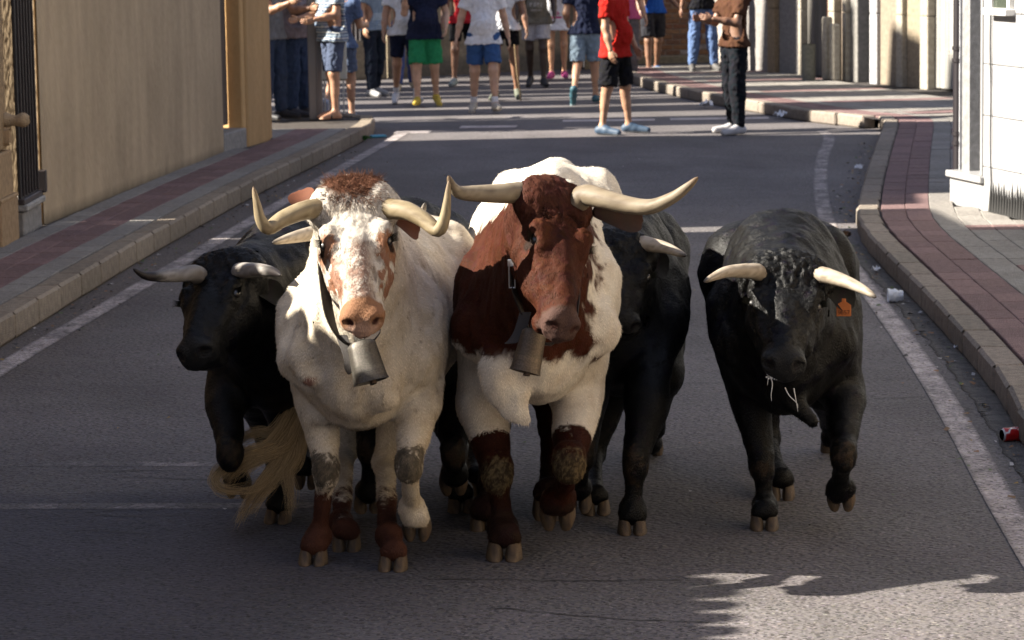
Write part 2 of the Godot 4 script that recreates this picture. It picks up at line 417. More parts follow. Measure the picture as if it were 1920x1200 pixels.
	func mesh(cell: float, part := 3) -> Dictionary:
		var all := PackedInt32Array(range(kind.size()))
		var nb := 6
		var bs := cell * nb
		var g := 4
		var gs := bs * g
		var verts := PackedVector3Array()
		var index := {}
		var quads := PackedInt64Array()
		var val := PackedFloat32Array()
		val.resize((nb + 1) * (nb + 1) * (nb + 1))
		var a := ((lo - Vector3.ONE * cell * 2) / gs).floor()
		var z := ((hi + Vector3.ONE * cell * 2) / gs).ceil()
		var m := nb + 1
		var mm := m * m
		for gx in range(int(a.x), int(z.x)):
			for gy in range(int(a.y), int(z.y)):
				for gz in range(int(a.z), int(z.z)):
					var gc := (Vector3(gx, gy, gz) + Vector3.ONE * 0.5) * gs
					var gi := near(gc, gs * 0.87, all)
					if gi.is_empty() or absf(at(gc, gi)) > gs * 2.0:
						continue
					for bx in g:
						for by in g:
							for bz in g:
								var o := Vector3i(gx * g + bx, gy * g + by, gz * g + bz) * nb
								var base := Vector3(o) * cell
								var c := base + Vector3.ONE * bs * 0.5
								if not keep(c, bs, part):
									continue
								var ids := near(c, bs * 0.87, gi)
								if ids.is_empty() or absf(at(c, ids)) > bs * 1.45:
									continue
								var q := 0
								var low := 1.0
								var high := -1.0
								for i in m:
									for j in m:
										for k in m:
											var d := at(base + Vector3(i, j, k) * cell, ids)
											val[q] = d
											low = minf(low, d)
											high = maxf(high, d)
											q += 1
								if low > 0.0 or high < 0.0:
									continue
								for i in nb:
									for j in nb:
										for k in nb:
											var w := i * mm + j * m + k
											var v0 := val[w]
											var v1 := val[w + mm]
											var v2 := val[w + m]
											var v3 := val[w + mm + m]
											var v4 := val[w + 1]
											var v5 := val[w + mm + 1]
											var v6 := val[w + m + 1]
											var v7 := val[w + mm + m + 1]
											var n := int(v0 < 0) + int(v1 < 0) + int(v2 < 0) + int(v3 < 0) + int(v4 < 0) + int(v5 < 0) + int(v6 < 0) + int(v7 < 0)
											if n == 0 or n == 8:
												continue
											var sum := Vector3()
											var cnt := 0
											if (v0 < 0) != (v1 < 0): sum += Vector3(v0 / (v0 - v1), 0, 0); cnt += 1
											if (v2 < 0) != (v3 < 0): sum += Vector3(v2 / (v2 - v3), 1, 0); cnt += 1
											if (v4 < 0) != (v5 < 0): sum += Vector3(v4 / (v4 - v5), 0, 1); cnt += 1
											if (v6 < 0) != (v7 < 0): sum += Vector3(v6 / (v6 - v7), 1, 1); cnt += 1
											if (v0 < 0) != (v2 < 0): sum += Vector3(0, v0 / (v0 - v2), 0); cnt += 1
											if (v1 < 0) != (v3 < 0): sum += Vector3(1, v1 / (v1 - v3), 0); cnt += 1
											if (v4 < 0) != (v6 < 0): sum += Vector3(0, v4 / (v4 - v6), 1); cnt += 1
											if (v5 < 0) != (v7 < 0): sum += Vector3(1, v5 / (v5 - v7), 1); cnt += 1
											if (v0 < 0) != (v4 < 0): sum += Vector3(0, 0, v0 / (v0 - v4)); cnt += 1
											if (v1 < 0) != (v5 < 0): sum += Vector3(1, 0, v1 / (v1 - v5)); cnt += 1
											if (v2 < 0) != (v6 < 0): sum += Vector3(0, 1, v2 / (v2 - v6)); cnt += 1
											if (v3 < 0) != (v7 < 0): sum += Vector3(1, 1, v3 / (v3 - v7)); cnt += 1
											var X := o.x + i + 1024
											var Y := o.y + j + 1024
											var Z := o.z + k + 1024
											var key := (X * 4096 + Y) * 4096 + Z
											index[key] = verts.size()
											verts.append(base + (Vector3(i, j, k) + sum / cnt) * cell)
											if (v0 < 0) != (v1 < 0):
												quads.append_array([key, key - 4096, key - 4097, key - 1] if v0 < 0 else [key, key - 1, key - 4097, key - 4096])
											if (v0 < 0) != (v2 < 0):
												quads.append_array([key, key - 1, key - 16777217, key - 16777216] if v0 < 0 else [key, key - 16777216, key - 16777217, key - 1])
											if (v0 < 0) != (v4 < 0):
												quads.append_array([key, key - 16777216, key - 16781312, key - 4096] if v0 < 0 else [key, key - 4096, key - 16781312, key - 16777216])
		var idx := PackedInt32Array()
		for i in range(0, quads.size(), 4):
			if index.has(quads[i + 1]) and index.has(quads[i + 2]) and index.has(quads[i + 3]):
				var p0: int = index[quads[i]]
				var p1: int = index[quads[i + 1]]
				var p2: int = index[quads[i + 2]]
				var p3: int = index[quads[i + 3]]
				idx.append_array([p0, p2, p1, p0, p3, p2])
		return {"v": verts, "i": idx, "n": Field.normals(verts, idx)}

	static func normals(v: PackedVector3Array, idx: PackedInt32Array) -> PackedVector3Array:
		var n := PackedVector3Array()
		n.resize(v.size())
		for i in range(0, idx.size(), 3):
			var a := idx[i]
			var b := idx[i + 1]
			var c := idx[i + 2]
			var f := (v[c] - v[a]).cross(v[b] - v[a])
			n[a] += f
			n[b] += f
			n[c] += f
		for i in n.size():
			n[i] = n[i].normalized()
		return n


# a mesh in the making: positions, normals, linear colours, triangles
class Soup:
	var v := PackedVector3Array()
	var n := PackedVector3Array()
	var c := PackedColorArray()
	var uv := PackedVector2Array()
	var i := PackedInt32Array()

	func put(d: Dictionary, t := Transform3D(), col := Color.WHITE) -> void:
		var o := v.size()
		var nv: PackedVector3Array = d.v
		var nn: PackedVector3Array = d.n
		for k in nv.size():
			v.append(t * nv[k])
			n.append((t.basis * nn[k]).normalized())
		if d.has("c"):
			c.append_array(d.c)
		else:
			for k in nv.size():
				c.append(col)
		var flip := t.basis.determinant() < 0
		var ni: PackedInt32Array = d.i
		for k in range(0, ni.size(), 3):
			i.append(ni[k] + o)
			i.append(ni[k + (2 if flip else 1)] + o)
			i.append(ni[k + (1 if flip else 2)] + o)

	# a sheet of quads from rows of points; the front is on the side where columns run right and rows run down
	func grid(rows: Array, cols: Array, closed := false) -> void:
		var o := v.size()
		var w: int = rows[0].size()
		var idx := PackedInt32Array()
		for r in rows.size():
			for k in w:
				v.append(rows[r][k])
				c.append(cols[r] if cols[r] is Color else cols[r][k])
		for r in rows.size() - 1:
			for k in (w if closed else w - 1):
				var a := r * w + k
				var b := r * w + (k + 1) % w
				var e := (r + 1) * w + k
				var f := (r + 1) * w + (k + 1) % w
				idx.append_array([a, b, f, a, f, e])
		var vv := v.slice(o)
		n.append_array(Field.normals(vv, idx))
		for k in idx:
			i.append(k + o)

	# a tube along points with a radius and a colour each
	func tube(pts: Array, radii: Array, cols: Array, sides := 8, flat := Vector2.ONE) -> void:
		var rows := []
		var side := Vector3()
		for k in pts.size():
			var d: Vector3 = (pts[mini(k + 1, pts.size() - 1)] - pts[maxi(k - 1, 0)]).normalized()
			if k == 0:
				side = d.cross(Vector3.UP if absf(d.y) < 0.9 else Vector3.BACK).normalized()
			side = (side - d * side.dot(d)).normalized()
			var up := side.cross(d)
			var row := []
			for s in sides:
				var t := TAU * s / sides
				row.append(pts[k] + (side * cos(t) * flat.x + up * sin(t) * flat.y) * radii[k])
			rows.append(row)
		grid(rows, cols, true)
		for e in [0, pts.size() - 1]:
			var o := v.size()
			var d: Vector3 = (pts[1] - pts[0] if e == 0 else pts[e] - pts[e - 1]).normalized() * (-1.0 if e == 0 else 1.0)
			v.append(pts[e]); n.append(d); c.append(cols[e])
			for s in sides:
				v.append(rows[e][s]); n.append(d); c.append(cols[e])
			for s in sides:
				i.append_array([o, o + 1 + s, o + 1 + (s + 1) % sides] if e == 0 else [o, o + 1 + (s + 1) % sides, o + 1 + s])

	func box(a: Vector3, b: Vector3, col := Color.WHITE, t := Transform3D(), bevel := 0.0) -> void:
		var ce := (a + b) * 0.5
		var h := ((b - a) * 0.5).abs()
		var e := minf(bevel, minf(h.x, minf(h.y, h.z)) * 0.9)
		for ax in 3:
			for s in [-1.0, 1.0]:
				var nn := Vector3()
				nn[ax] = s
				var u := Vector3()
				u[(ax + 1) % 3] = h[(ax + 1) % 3] - e
				var w := Vector3()
				w[(ax + 2) % 3] = (h[(ax + 2) % 3] - e) * s
				var f := ce + nn * h[ax]
				quad(t * (f - u - w), t * (f - u + w), t * (f + u + w), t * (f + u - w), col)
				if e > 0.0:
					# the chamfers along +u and +w of this face
					var u1 := Vector3(); u1[(ax + 1) % 3] = 1.0
					for q in [-1.0, 1.0]:
						var g: Vector3 = ce + nn * (h[ax] - e) + u1 * q * h[(ax + 1) % 3]
						var f2: Vector3 = f + u1 * q * (h[(ax + 1) % 3] - e)
						if q > 0:
							quad(t * (f2 - w), t * (f2 + w), t * (g + w), t * (g - w), col)
						else:
							quad(t * (f2 + w), t * (f2 - w), t * (g - w), t * (g + w), col)

	func quad(a: Vector3, b: Vector3, d: Vector3, e: Vector3, col := Color.WHITE) -> void:
		var o := v.size()
		var nn := (d - a).cross(b - a).normalized()
		for p in [a, b, d, e]:
			v.append(p); n.append(nn); c.append(col)
		i.append_array([o, o + 1, o + 2, o, o + 2, o + 3])

	func tri(a: Vector3, b: Vector3, d: Vector3, col := Color.WHITE) -> void:
		var o := v.size()
		var nn := (d - a).cross(b - a).normalized()
		for p in [a, b, d]:
			v.append(p); n.append(nn); c.append(col)
		i.append_array([o, o + 1, o + 2])

	func mesh() -> ArrayMesh:
		var arr := []
		arr.resize(Mesh.ARRAY_MAX)
		arr[Mesh.ARRAY_VERTEX] = v
		arr[Mesh.ARRAY_NORMAL] = n
		arr[Mesh.ARRAY_COLOR] = c
		if uv.size() == v.size():
			arr[Mesh.ARRAY_TEX_UV] = uv
		arr[Mesh.ARRAY_INDEX] = i
		var m := ArrayMesh.new()
		m.add_surface_from_arrays(Mesh.PRIMITIVE_TRIANGLES, arr)
		return m


static func curve(pts: Array, n: int) -> Array:
	var o := []
	var m := pts.size() - 1
	for i in n + 1:
		var t := i / float(n) * m
		var j := mini(int(t), m - 1)
		t -= j
		var p: Vector3 = pts[j]
		o.append(p.cubic_interpolate(pts[j + 1], pts[maxi(j - 1, 0)], pts[mini(j + 2, m)], t))
	return o


var taken := {}
func numbered(called: String) -> String:
	taken[called] = taken.get(called, -1) + 1
	return called if taken[called] == 0 else "%s_%03d" % [called, taken[called]]

func tag(o: Node, label: String, category := "", group := "", kind := "") -> Node:
	if label: o.set_meta("label", label)
	if category: o.set_meta("category", category)
	if group: o.set_meta("group", group)
	if kind: o.set_meta("kind", kind)
	return o

func thing(called: String, label: String, category: String, at := Vector3.ZERO, group := "") -> Node3D:
	var o := Node3D.new()
	o.name = numbered(called)
	add_child(o)
	o.position = at
	tag(o, label, category, group)
	return o

func obj(called: String, what, m: Material, parent: Node = self, at := Transform3D()) -> MeshInstance3D:
	var o := MeshInstance3D.new()
	o.name = numbered(called) if parent == self else called
	o.mesh = what.mesh() if what is Soup else what
	o.material_override = m
	o.transform = at
	parent.add_child(o, true)
	return o

func struct(called: String, what, m: Material, label: String) -> MeshInstance3D:
	var o := obj(called, what, m)
	tag(o, label, "", "", "structure")
	return o

func lin(r: float, g: float, b: float) -> Color:      # an sRGB colour of 0..255 as a linear one
	return Color(r / 255.0, g / 255.0, b / 255.0).srgb_to_linear()

# ------------------------------------------------------------------ cattle
const TRUNK = [[0.0, 0.10, 1.04, 0.72], [0.10, 0.18, 1.17, 0.60], [0.25, 0.25, 1.30, 0.56], [0.45, 0.275, 1.38, 0.57],
	[0.70, 0.29, 1.365, 0.58], [1.0, 0.315, 1.34, 0.58], [1.25, 0.305, 1.35, 0.64], [1.5, 0.265, 1.375, 0.80], [1.7, 0.20, 1.33, 0.92], [1.82, 0.10, 1.22, 1.0]]
const SKULL = [[-0.07, 0.02, 0.01, -0.04], [-0.035, 0.075, 0.045, -0.09], [0.02, 0.11, 0.062, -0.12], [0.10, 0.128, 0.074, -0.14], [0.20, 0.128, 0.08, -0.155],
	[0.28, 0.113, 0.078, -0.16], [0.36, 0.094, 0.071, -0.145], [0.44, 0.080, 0.064, -0.118], [0.50, 0.079, 0.060, -0.103], [0.545, 0.076, 0.051, -0.092], [0.58, 0.066, 0.032, -0.074], [0.605, 0.03, 0.0, -0.05]]

func frames(A: Dictionary) -> void:
	A.tf = Transform3D(Basis(Vector3.UP, A.yaw), A.chest)
	var z: Vector3 = (A.muzzle - A.poll).normalized()
	var y: Vector3 = (A.face - z * z.dot(A.face)).normalized()
	A.hf = Transform3D(Basis(y.cross(z), y, z), A.poll)
	A.hinv = A.hf.affine_inverse()
	A.tinv = A.tf.affine_inverse()
	A.hl = (A.muzzle - A.poll).length() / 0.58
	A.hw = A.get("hw", 1.0)
	# where each hoof stands: lifted ones turn their toes down
	A.feet = []
	var hd: Vector3 = A.tf.basis.z
	for L in A.legs:
		var al: float = L[4] * 1.1
		var up := (Vector3.UP * cos(al) + hd * sin(al)).normalized()
		var to := (hd * cos(al) - Vector3.UP * sin(al)).normalized()
		var sc: float = A.s * A.get("lw", 1.0) * 1.05
		var at: Vector3 = L[3]
		if al > 0.0:
			at = at - to * 0.040 * sc * sin(al) + up * 0.004 * sc
		A.feet.append(Transform3D(Basis(up.cross(to), up, to).scaled_local(Vector3.ONE * sc), at))

func animal_field(A: Dictionary) -> Field:
	var f := Field.new()
	var s: float = A.s
	var ws: float = A.ws
	var lw: float = A.get("lw", 1.0)
	var tf: Transform3D = A.tf
	var hf: Transform3D = A.hf
	var T := f.add_frame(tf)
	var Hd := f.add_frame(hf)
	var rows := []
	for r in TRUNK:
		var behind: float = smoothstep(0.5, 1.5, r[0]) * A.get("lean_rear", 0.0)
		rows.append([r[0] * s, r[1] * ws * (1.0 - behind), (r[2] - 0.30 * behind) * s, (r[3] + A.get("lift", 0.0)) * s])
	f.loft(rows, -1.0, 0.06, T, A.get("egg", 0.20))
	f.cap(tf * Vector3(0, 1.335 * s, -0.55 * s), tf * Vector3(0, (1.345 if A.kind == "brown" else 1.25) * s, -1.55 * s), 0.03, 0.035, 0.12)
	for q in [-1.0, 1.0]:
		f.ball(tf * Vector3(q * 0.20 * ws, (1.30 if A.kind == "brown" else 1.18) * s, -1.43 * s), 0.06, 0.14)
		f.ball(tf * Vector3(q * A.get("point", 0.20) * ws, 0.88 * s, -0.12 * s), 0.105 * s, 0.08)
		f.cap(tf * Vector3(q * 0.10 * ws, 1.33 * s, -0.52 * s), tf * Vector3(q * 0.225 * ws, 0.95 * s, -0.20 * s), 0.05, 0.06, 0.08)
	# neck
	var hl: float = A.hl
	var hw: float = A.hw
	var cr: float = A.get("crest", 0.17)
	f.cap(tf * Vector3(0, 1.15 * s, -0.45 * s), hf * Vector3(0, -0.07, 0.0), cr * 1.15, 0.12 * hw, 0.12)
	f.cap(tf * Vector3(0, 1.0 * s, -0.2 * s), hf * Vector3(0, -0.10, 0.08), 0.24 * s * ws, 0.125 * hw, 0.12)
	f.cap(tf * Vector3(0, 0.84 * s, -0.12 * s), hf * Vector3(0, -0.14, 0.2 * hl), 0.19 * s, 0.07, 0.12)
	f.cap(hf * Vector3(0, -0.18, 0.26 * hl), tf * Vector3(0, 0.74 * s, 0.0), 0.025, 0.055, 0.10)
	f.cap(tf * Vector3(0, 0.78 * s, 0.0), tf * Vector3(0, (0.655 + A.get("lift", 0.0)) * s, -0.10), 0.065, 0.07, 0.12)
	if A.has("hump"):
		f.cap(tf * Vector3(0, 1.22 * s, -0.42 * s), tf * Vector3(0, 1.2 * s, -0.22 * s), A.hump, A.hump * 0.8, 0.12)
	# legs
	var li := 0
	for L in A.legs:
		var sd: float = L[1]
		var j: Array = L[2]
		var hoof: Vector3 = L[3]
		var m := s * lw
		var foot: Transform3D = A.feet[li]
		li += 1
		var cor: Vector3 = foot * Vector3(0, 0.088, -0.020)
		if L[0] == "f":
			var S := tf * Vector3(sd * 0.19 * ws, 1.02 * s, -0.30 * s)
			f.cap(S, j[0], 0.135 * s, 0.100 * m, 0.09)
			f.cap(j[0], j[1], 0.098 * m, 0.056 * m, 0.05)
			f.cap(j[0].lerp(j[1], 0.2) + Vector3(sd * 0.02, 0, 0.02), j[0].lerp(j[1], 0.65), 0.078 * m, 0.050 * m, 0.05)
			f.cap(j[1] + Vector3(0, 0.03, 0.008), j[1] - Vector3(0, 0.03, -0.006), 0.060 * m, 0.056 * m, 0.03)
			f.cap(j[1], j[2], 0.044 * m, 0.040 * m, 0.035)
			f.cap(j[1] + Vector3(0, -0.05, -0.035) * m, j[2] + Vector3(0, 0.03, -0.028) * m, 0.018 * m, 0.018 * m, 0.02)
		else:
			var P := tf * Vector3(sd * 0.17 * ws, 1.06 * s, -1.42 * s)
			f.cap(P, j[0], 0.21 * s, 0.14 * m, 0.12)
			f.cap(j[0], j[1], 0.125 * m, 0.056 * m, 0.06)
			f.cap(j[1] + Vector3(0, 0.02, -0.04), j[1] + Vector3(0, -0.01, -0.01), 0.04 * m, 0.05 * m, 0.03)
			f.cap(j[1], j[2], 0.050 * m, 0.044 * m, 0.04)
		f.ball(j[2], 0.057 * m, 0.03)
		f.cap(j[2], cor, 0.050 * m, 0.056 * m, 0.03)
		for q in [-1.0, 1.0]:
			f.ball(j[2] + Vector3(q * 0.026, -0.03, -0.052) * m, 0.016, 0.012)
			f.cap(cor + foot.basis.x * q * 0.022, foot * Vector3(q * 0.033, 0.078, -0.008), 0.036 * m, 0.031 * m, 0.02)
	# head
	rows = []
	for r in SKULL:
		rows.append([r[0] * hl, r[1] * hw, r[2] * hw, r[3] * hw])
	f.loft(rows, 1.0, 0.04, Hd)
	f.cap(Vector3(-0.07, 0.0, 0.0), Vector3(0.07, 0.0, 0.0), 0.075 * hw, 0.075 * hw, 0.06, Hd)
	for q in [-1.0, 1.0]:
		f.ball(Vector3(q * 0.115 * hw, 0.0, 0.05 * hl), 0.058 * hw, 0.05, Hd)                                    # the root of the horn
		f.cap(Vector3(q * 0.10 * hw, 0.045, 0.19 * hl), Vector3(q * 0.088 * hw, 0.04, 0.245 * hl), 0.040, 0.034, 0.03, Hd)    # brow and eye socket
		f.ball(Vector3(q * 0.122 * hw, 0.032, 0.232 * hl), 0.017, 0.014, Hd, Vector3.ONE, true)
		f.cap(Vector3(q * 0.072 * hw, -0.07, 0.22 * hl), Vector3(q * 0.055 * hw, -0.075, 0.37 * hl), 0.070, 0.045, 0.05, Hd)  # jaw
		f.cap(Vector3(q * 0.085 * hw, 0.012, 0.27 * hl), Vector3(q * 0.062 * hw, 0.015, 0.42 * hl), 0.022, 0.016, 0.04, Hd)   # cheek ridge
		f.ball(Vector3(q * 0.043 * hw, 0.018, 0.553 * hl), 0.037 * hw, 0.03, Hd)                                  # wing of the nose
		f.ball(Vector3(q * 0.050 * hw, 0.030, 0.590 * hl), 0.019 * hw, 0.016, Hd, Vector3(0.85, 1.25, 1.0), true)  # nostril
		f.ball(Vector3(q * 0.066 * hw, 0.018, 0.575 * hl), 0.012 * hw, 0.014, Hd, Vector3(0.7, 1.0, 1.0), true)
	f.cap(Vector3(0, 0.052, 0.26 * hl), Vector3(0, 0.046, 0.5 * hl), 0.030, 0.026, 0.05, Hd)                      # bridge of the nose
	f.cap(Vector3(-0.03, -0.09, 0.50 * hl), Vector3(0.03, -0.09, 0.50 * hl), 0.036, 0.036, 0.02, Hd)              # chin
	f.cap(Vector3(-0.08, -0.056, 0.585 * hl), Vector3(0.08, -0.056, 0.585 * hl), 0.006, 0.006, 0.012, Hd, Vector3.ONE, true)
	for x in A.get("folds", []):
		f.cap(x[0], x[1], x[2], x[3], 0.05, 0, A.get("fold_flat", Vector3.ONE))
	f.head_frame = Hd
	f.head_box = AABB(Vector3(-0.27, -0.26, -0.13), Vector3(0.54, 0.42, 0.13 + 0.66 * hl))
	f.leg_y = 0.50 * s
	return f

var fine: FastNoiseLite
var mid: FastNoiseLite

func N(p: Vector3, s: float) -> float:
	return mid.get_noise_3dv(p * s)

func patch(edge: float, soft: float) -> float:       # 1 inside a patch (edge > 0), 0 outside
	return smoothstep(-soft, soft, edge)

func coat(A: Dictionary, p: Vector3) -> Color:
	var h: Vector3 = A.hinv * p
	var hz: float = h.z / A.hl
	var in_head: bool = h.z > -0.1 and absf(h.x) < 0.2 and h.y > -0.2 and h.y < 0.16 and hz < 0.7
	var t: Vector3 = A.tinv * p
	var back: float = -t.z / A.s
	var n1 := N(p, 9.0)
	var n2 := N(p + Vector3(7, 3, 1), 34.0)
	var n3 := fine.get_noise_3dv(p * 110.0)
	var leg := -1
	var best := 1e9
	for i in 4:
		var j: Array = A.legs[i][2]
		var d := minf(Geometry3D.get_closest_point_to_segment(p, j[1], j[2]).distance_to(p), Geometry3D.get_closest_point_to_segment(p, j[2], A.legs[i][3]).distance_to(p))
		if d < best:
			best = d
			leg = i
	var j: Array = A.legs[leg][2]
	var col: Color
	if A.kind == "white":
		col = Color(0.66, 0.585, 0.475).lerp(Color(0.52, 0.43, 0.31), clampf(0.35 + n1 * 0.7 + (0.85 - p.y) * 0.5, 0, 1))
		col = col.lerp(Color(0.12, 0.09, 0.07), patch(n2 * 0.6 + n3 * 0.4 - 0.50, 0.06) * 0.55)
		col = col.lerp(Color(0.30, 0.24, 0.17), smoothstep(0.25, 0.75, N(p * Vector3(1, 0.5, 1) + Vector3(4, 0, 2), 4.5) + 0.3 * n2) * 0.45)
		if p.y < 0.62 and leg >= 0 and best < 0.16:
			var lim: float = A.brown[leg]
			col = col.lerp(Color(0.060, 0.024, 0.016), patch(lim - p.y + n1 * 0.05 + n2 * 0.02 + N(p * Vector3(60, 7, 60), 1.0) * 0.035, 0.02))
			if leg < 2:
				var kd: float = (p - j[1] - Vector3(0, 0.0, 0.04)).length()
				col = col.lerp(Color(0.05, 0.042, 0.03).lerp(Color(0.15, 0.12, 0.085), clampf(n3 * 0.6 + n2 * 0.6 + 0.35, 0, 1)), patch(0.080 - kd + n1 * 0.05 + n2 * 0.03 + n3 * 0.02, 0.010) * 0.95)
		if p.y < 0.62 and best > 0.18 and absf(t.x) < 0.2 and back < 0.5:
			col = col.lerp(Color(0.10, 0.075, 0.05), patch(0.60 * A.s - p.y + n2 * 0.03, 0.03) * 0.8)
		for w in A.wounds:
			col = col.lerp(Color(0.16, 0.035, 0.03), patch(w[1] - (p - w[0]).length() + n3 * 0.008, 0.006) * 0.8)
		if in_head:
			var streak: float = N(h * Vector3(1.0, 1.0, 0.28) + Vector3(0, 0, absf(h.x) * 0.3), 60.0) * 0.6 + N(h, 14.0) * 0.6
			col = Color(0.56, 0.51, 0.44).lerp(Color(0.17, 0.135, 0.105), smoothstep(-0.12, 0.5, streak) * 0.8 * smoothstep(-0.02, 0.06, hz))
			var nose: float = smoothstep(0.23, 0.30, hz) * smoothstep(0.075, 0.02, absf(h.x)) * smoothstep(0.0, 0.03, h.y)
			col = col.lerp(Color(0.20, 0.105, 0.075), nose * smoothstep(-0.30, 0.35, n3 * 0.55 + n2 * 0.35 + N(h, 8.0) * 0.5 + 0.12) * 0.85)
			var side := patch(absf(h.x) - 0.072 + N(h + Vector3(4, 0, 0), 12.0) * 0.035 + n2 * 0.012, 0.008) * patch(0.46 - hz, 0.02) * smoothstep(0.26, 0.29, hz)
			col = col.lerp(Color(0.20, 0.075, 0.035), side * 0.85 * float(N(h + Vector3(2, 2, 2), 10.0) > -0.05))
			var ed := Vector2(absf(h.x) - 0.112 * A.hw, hz - 0.245).length()
			col = col.lerp(Color(0.26, 0.10, 0.04), patch(0.036 - ed + n2 * 0.012, 0.008) * 0.85)
			col = col.lerp(Color(0.11, 0.050, 0.030), patch(0.040 - hz + minf(0.06 - absf(h.x), 0.0) * 1.2 + n2 * 0.02, 0.02))
			var mz := patch(hz - 0.497 + n2 * 0.008 - maxf(absf(h.x) - 0.03, 0.0) * 0.1, 0.008) * patch(h.y + 0.085, 0.01)
			col = col.lerp(Color(0.26, 0.135, 0.075).lerp(Color(0.42, 0.27, 0.20), patch(0.05 - Vector2(h.x * 0.8, h.y + 0.015).length() + n2 * 0.01, 0.014)), mz)
	elif A.kind == "brown":
		var brown := Color(0.040, 0.0115, 0.0062).lerp(Color(0.064, 0.020, 0.0105), clampf(0.4 + n1 * 0.8, 0, 1))
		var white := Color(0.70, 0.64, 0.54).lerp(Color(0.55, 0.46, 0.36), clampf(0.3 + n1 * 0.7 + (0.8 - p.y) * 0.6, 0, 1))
		# the big brown mantle over neck and shoulders
		var m := minf(p.y - 0.86 + maxf(t.x + 0.02, 0.0) * 0.15 + n1 * 0.05 + n2 * 0.02, 0.75 - back + n1 * 0.12)
		m = minf(m, 1.30 - p.y + 0.35 * maxf(0.42 - back, 0.0) - maxf(back - 0.35, 0.0) * 0.35 + n1 * 0.06 + n2 * 0.012)
		m = minf(m, 0.235 - t.x + n1 * 0.05 + n2 * 0.015)
		m = maxf(m, 0.12 - (t - Vector3(-0.30, 1.0, -0.95)).length() * 0.4 + n1 * 0.05)
		col = white.lerp(brown, patch(m + N(p * Vector3(50, 8, 50), 1.0) * 0.018, 0.014))
		if p.y < 0.66 and best < 0.17:
			var lim: float = A.brown[leg]
			col = col.lerp(brown * 0.6, patch(lim - p.y + n1 * 0.04 + n2 * 0.03 + N(p * Vector3(60, 7, 60), 1.0) * 0.035, 0.02))
			var kd: float = (p - j[1] - Vector3(0, -0.01, 0.04)).length()
			if leg < 2:
				col = col.lerp(Color(0.045, 0.035, 0.022).lerp(Color(0.16, 0.12, 0.06), patch(n3 + n2 - 0.15, 0.2)), patch(0.075 - kd + n2 * 0.03, 0.012) * 0.8)
			col = col.lerp(Color(0.02, 0.014, 0.012), patch(0.22 - p.y + n1 * 0.05, 0.05) * 0.6)
		if in_head:
			col = Color(0.034, 0.0115, 0.0075).lerp(Color(0.072, 0.0235, 0.0125), clampf(0.35 + n1 * 0.6 + absf(h.x) * 2.0, 0, 1))
			col = col.lerp(Color(0.06, 0.022, 0.016), patch(0.10 - hz + n2 * 0.04, 0.04) * 0.6)
			var mz := patch(hz - 0.512 + n2 * 0.006, 0.01) * patch(h.y + 0.085, 0.01)
			col = col.lerp(Color(0.075, 0.045, 0.036), mz)
	else:
		col = Color(0.0036, 0.0036, 0.0039).lerp(Color(0.0062, 0.0055, 0.0052), clampf(0.5 + n1, 0, 1))
		if leg < 2 and p.y < 0.5:
			var kd: float = (p - j[1] - Vector3(0, 0, 0.03)).length()
			col = col.lerp(Color(0.060, 0.040, 0.022), patch(0.045 - kd + n1 * 0.05 + n2 * 0.05 + n3 * 0.02, 0.02) * 0.5)
		if in_head and hz > 0.52:
			col = Color(0.014, 0.013, 0.014)
	# the rims of the eyes are bare skin; the nostrils are coloured dark inside
	if in_head:
		var nd := Vector3(absf(h.x) - 0.050 * A.hw, h.y - 0.026, (hz - 0.582)).length()
		col = col.lerp(Color(0.05, 0.022, 0.018) if A.kind != "black" else Color(0.006, 0.005, 0.005), patch(0.019 - nd, 0.005))
		var ed := Vector2(absf(h.x) - 0.115 * A.hw, hz - 0.232).length()
		col = col.lerp(Color(0.03, 0.018, 0.012) if A.kind != "black" else Color(0.006, 0.005, 0.005), patch(0.024 - ed, 0.004) * float(h.y < 0.06))
	return col

func relief(A: Dictionary, p: Vector3) -> float:
	var h: Vector3 = A.hinv * p
	var hz: float = h.z / A.hl
	var d := N(p + Vector3(3, 1, 5), 5.0) * 0.006
	if p.y > 0.5:
		var t: Vector3 = A.tinv * p
		d += sin(t.z * 42.0 + p.y * 7.0) * 0.003 * smoothstep(0.6, 0.9, -t.z) * smoothstep(1.5, 1.2, -t.z)      # ribs
	if hz > -0.1 and hz < 0.62 and absf(h.x) < 0.2 and h.y > -0.02 and h.y < 0.16:
		var curl := smoothstep(0.30, 0.14, hz)
		d += N(p * Vector3(1.0, 0.45, 1.0), 34.0) * 0.011 * curl * A.get("curl", 0.5)
		d += N(p, 26.0) * 0.004 * (1.0 - curl) * smoothstep(0.56, 0.48, hz)
	else:
		d += N(p, 24.0) * 0.0022
		var t: Vector3 = A.tinv * p
		var back: float = -t.z / A.s
		# loose skin of the neck and chest hangs in long folds
		var fold := smoothstep(0.75, 0.25, back) * smoothstep(0.55, 0.75, p.y)
		d += (0.35 - absf(N(p * Vector3(1.0, 0.30, 1.0) + Vector3(A.s * 9.0, 0, 0), 11.0))) * 0.011 * fold
		# muscle over shoulder and haunch
		d += N(p * Vector3(1, 0.6, 1) + Vector3(2, 8, A.s * 5.0), 7.5) * 0.010 * smoothstep(0.5, 0.7, p.y)
		if p.y < 0.45:
			d += N(p * Vector3(1, 0.35, 1), 38.0) * 0.0030
	return d

func flesh(A: Dictionary, d: Dictionary) -> void:
	var v: PackedVector3Array = d.v
	var n: PackedVector3Array = d.n
	var c := PackedColorArray()
	for i in v.size():
		var p := v[i]
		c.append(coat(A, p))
		v[i] = p + n[i] * relief(A, p)
	d.v = v
	d.c = c
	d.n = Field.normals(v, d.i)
	pelt(A, d)

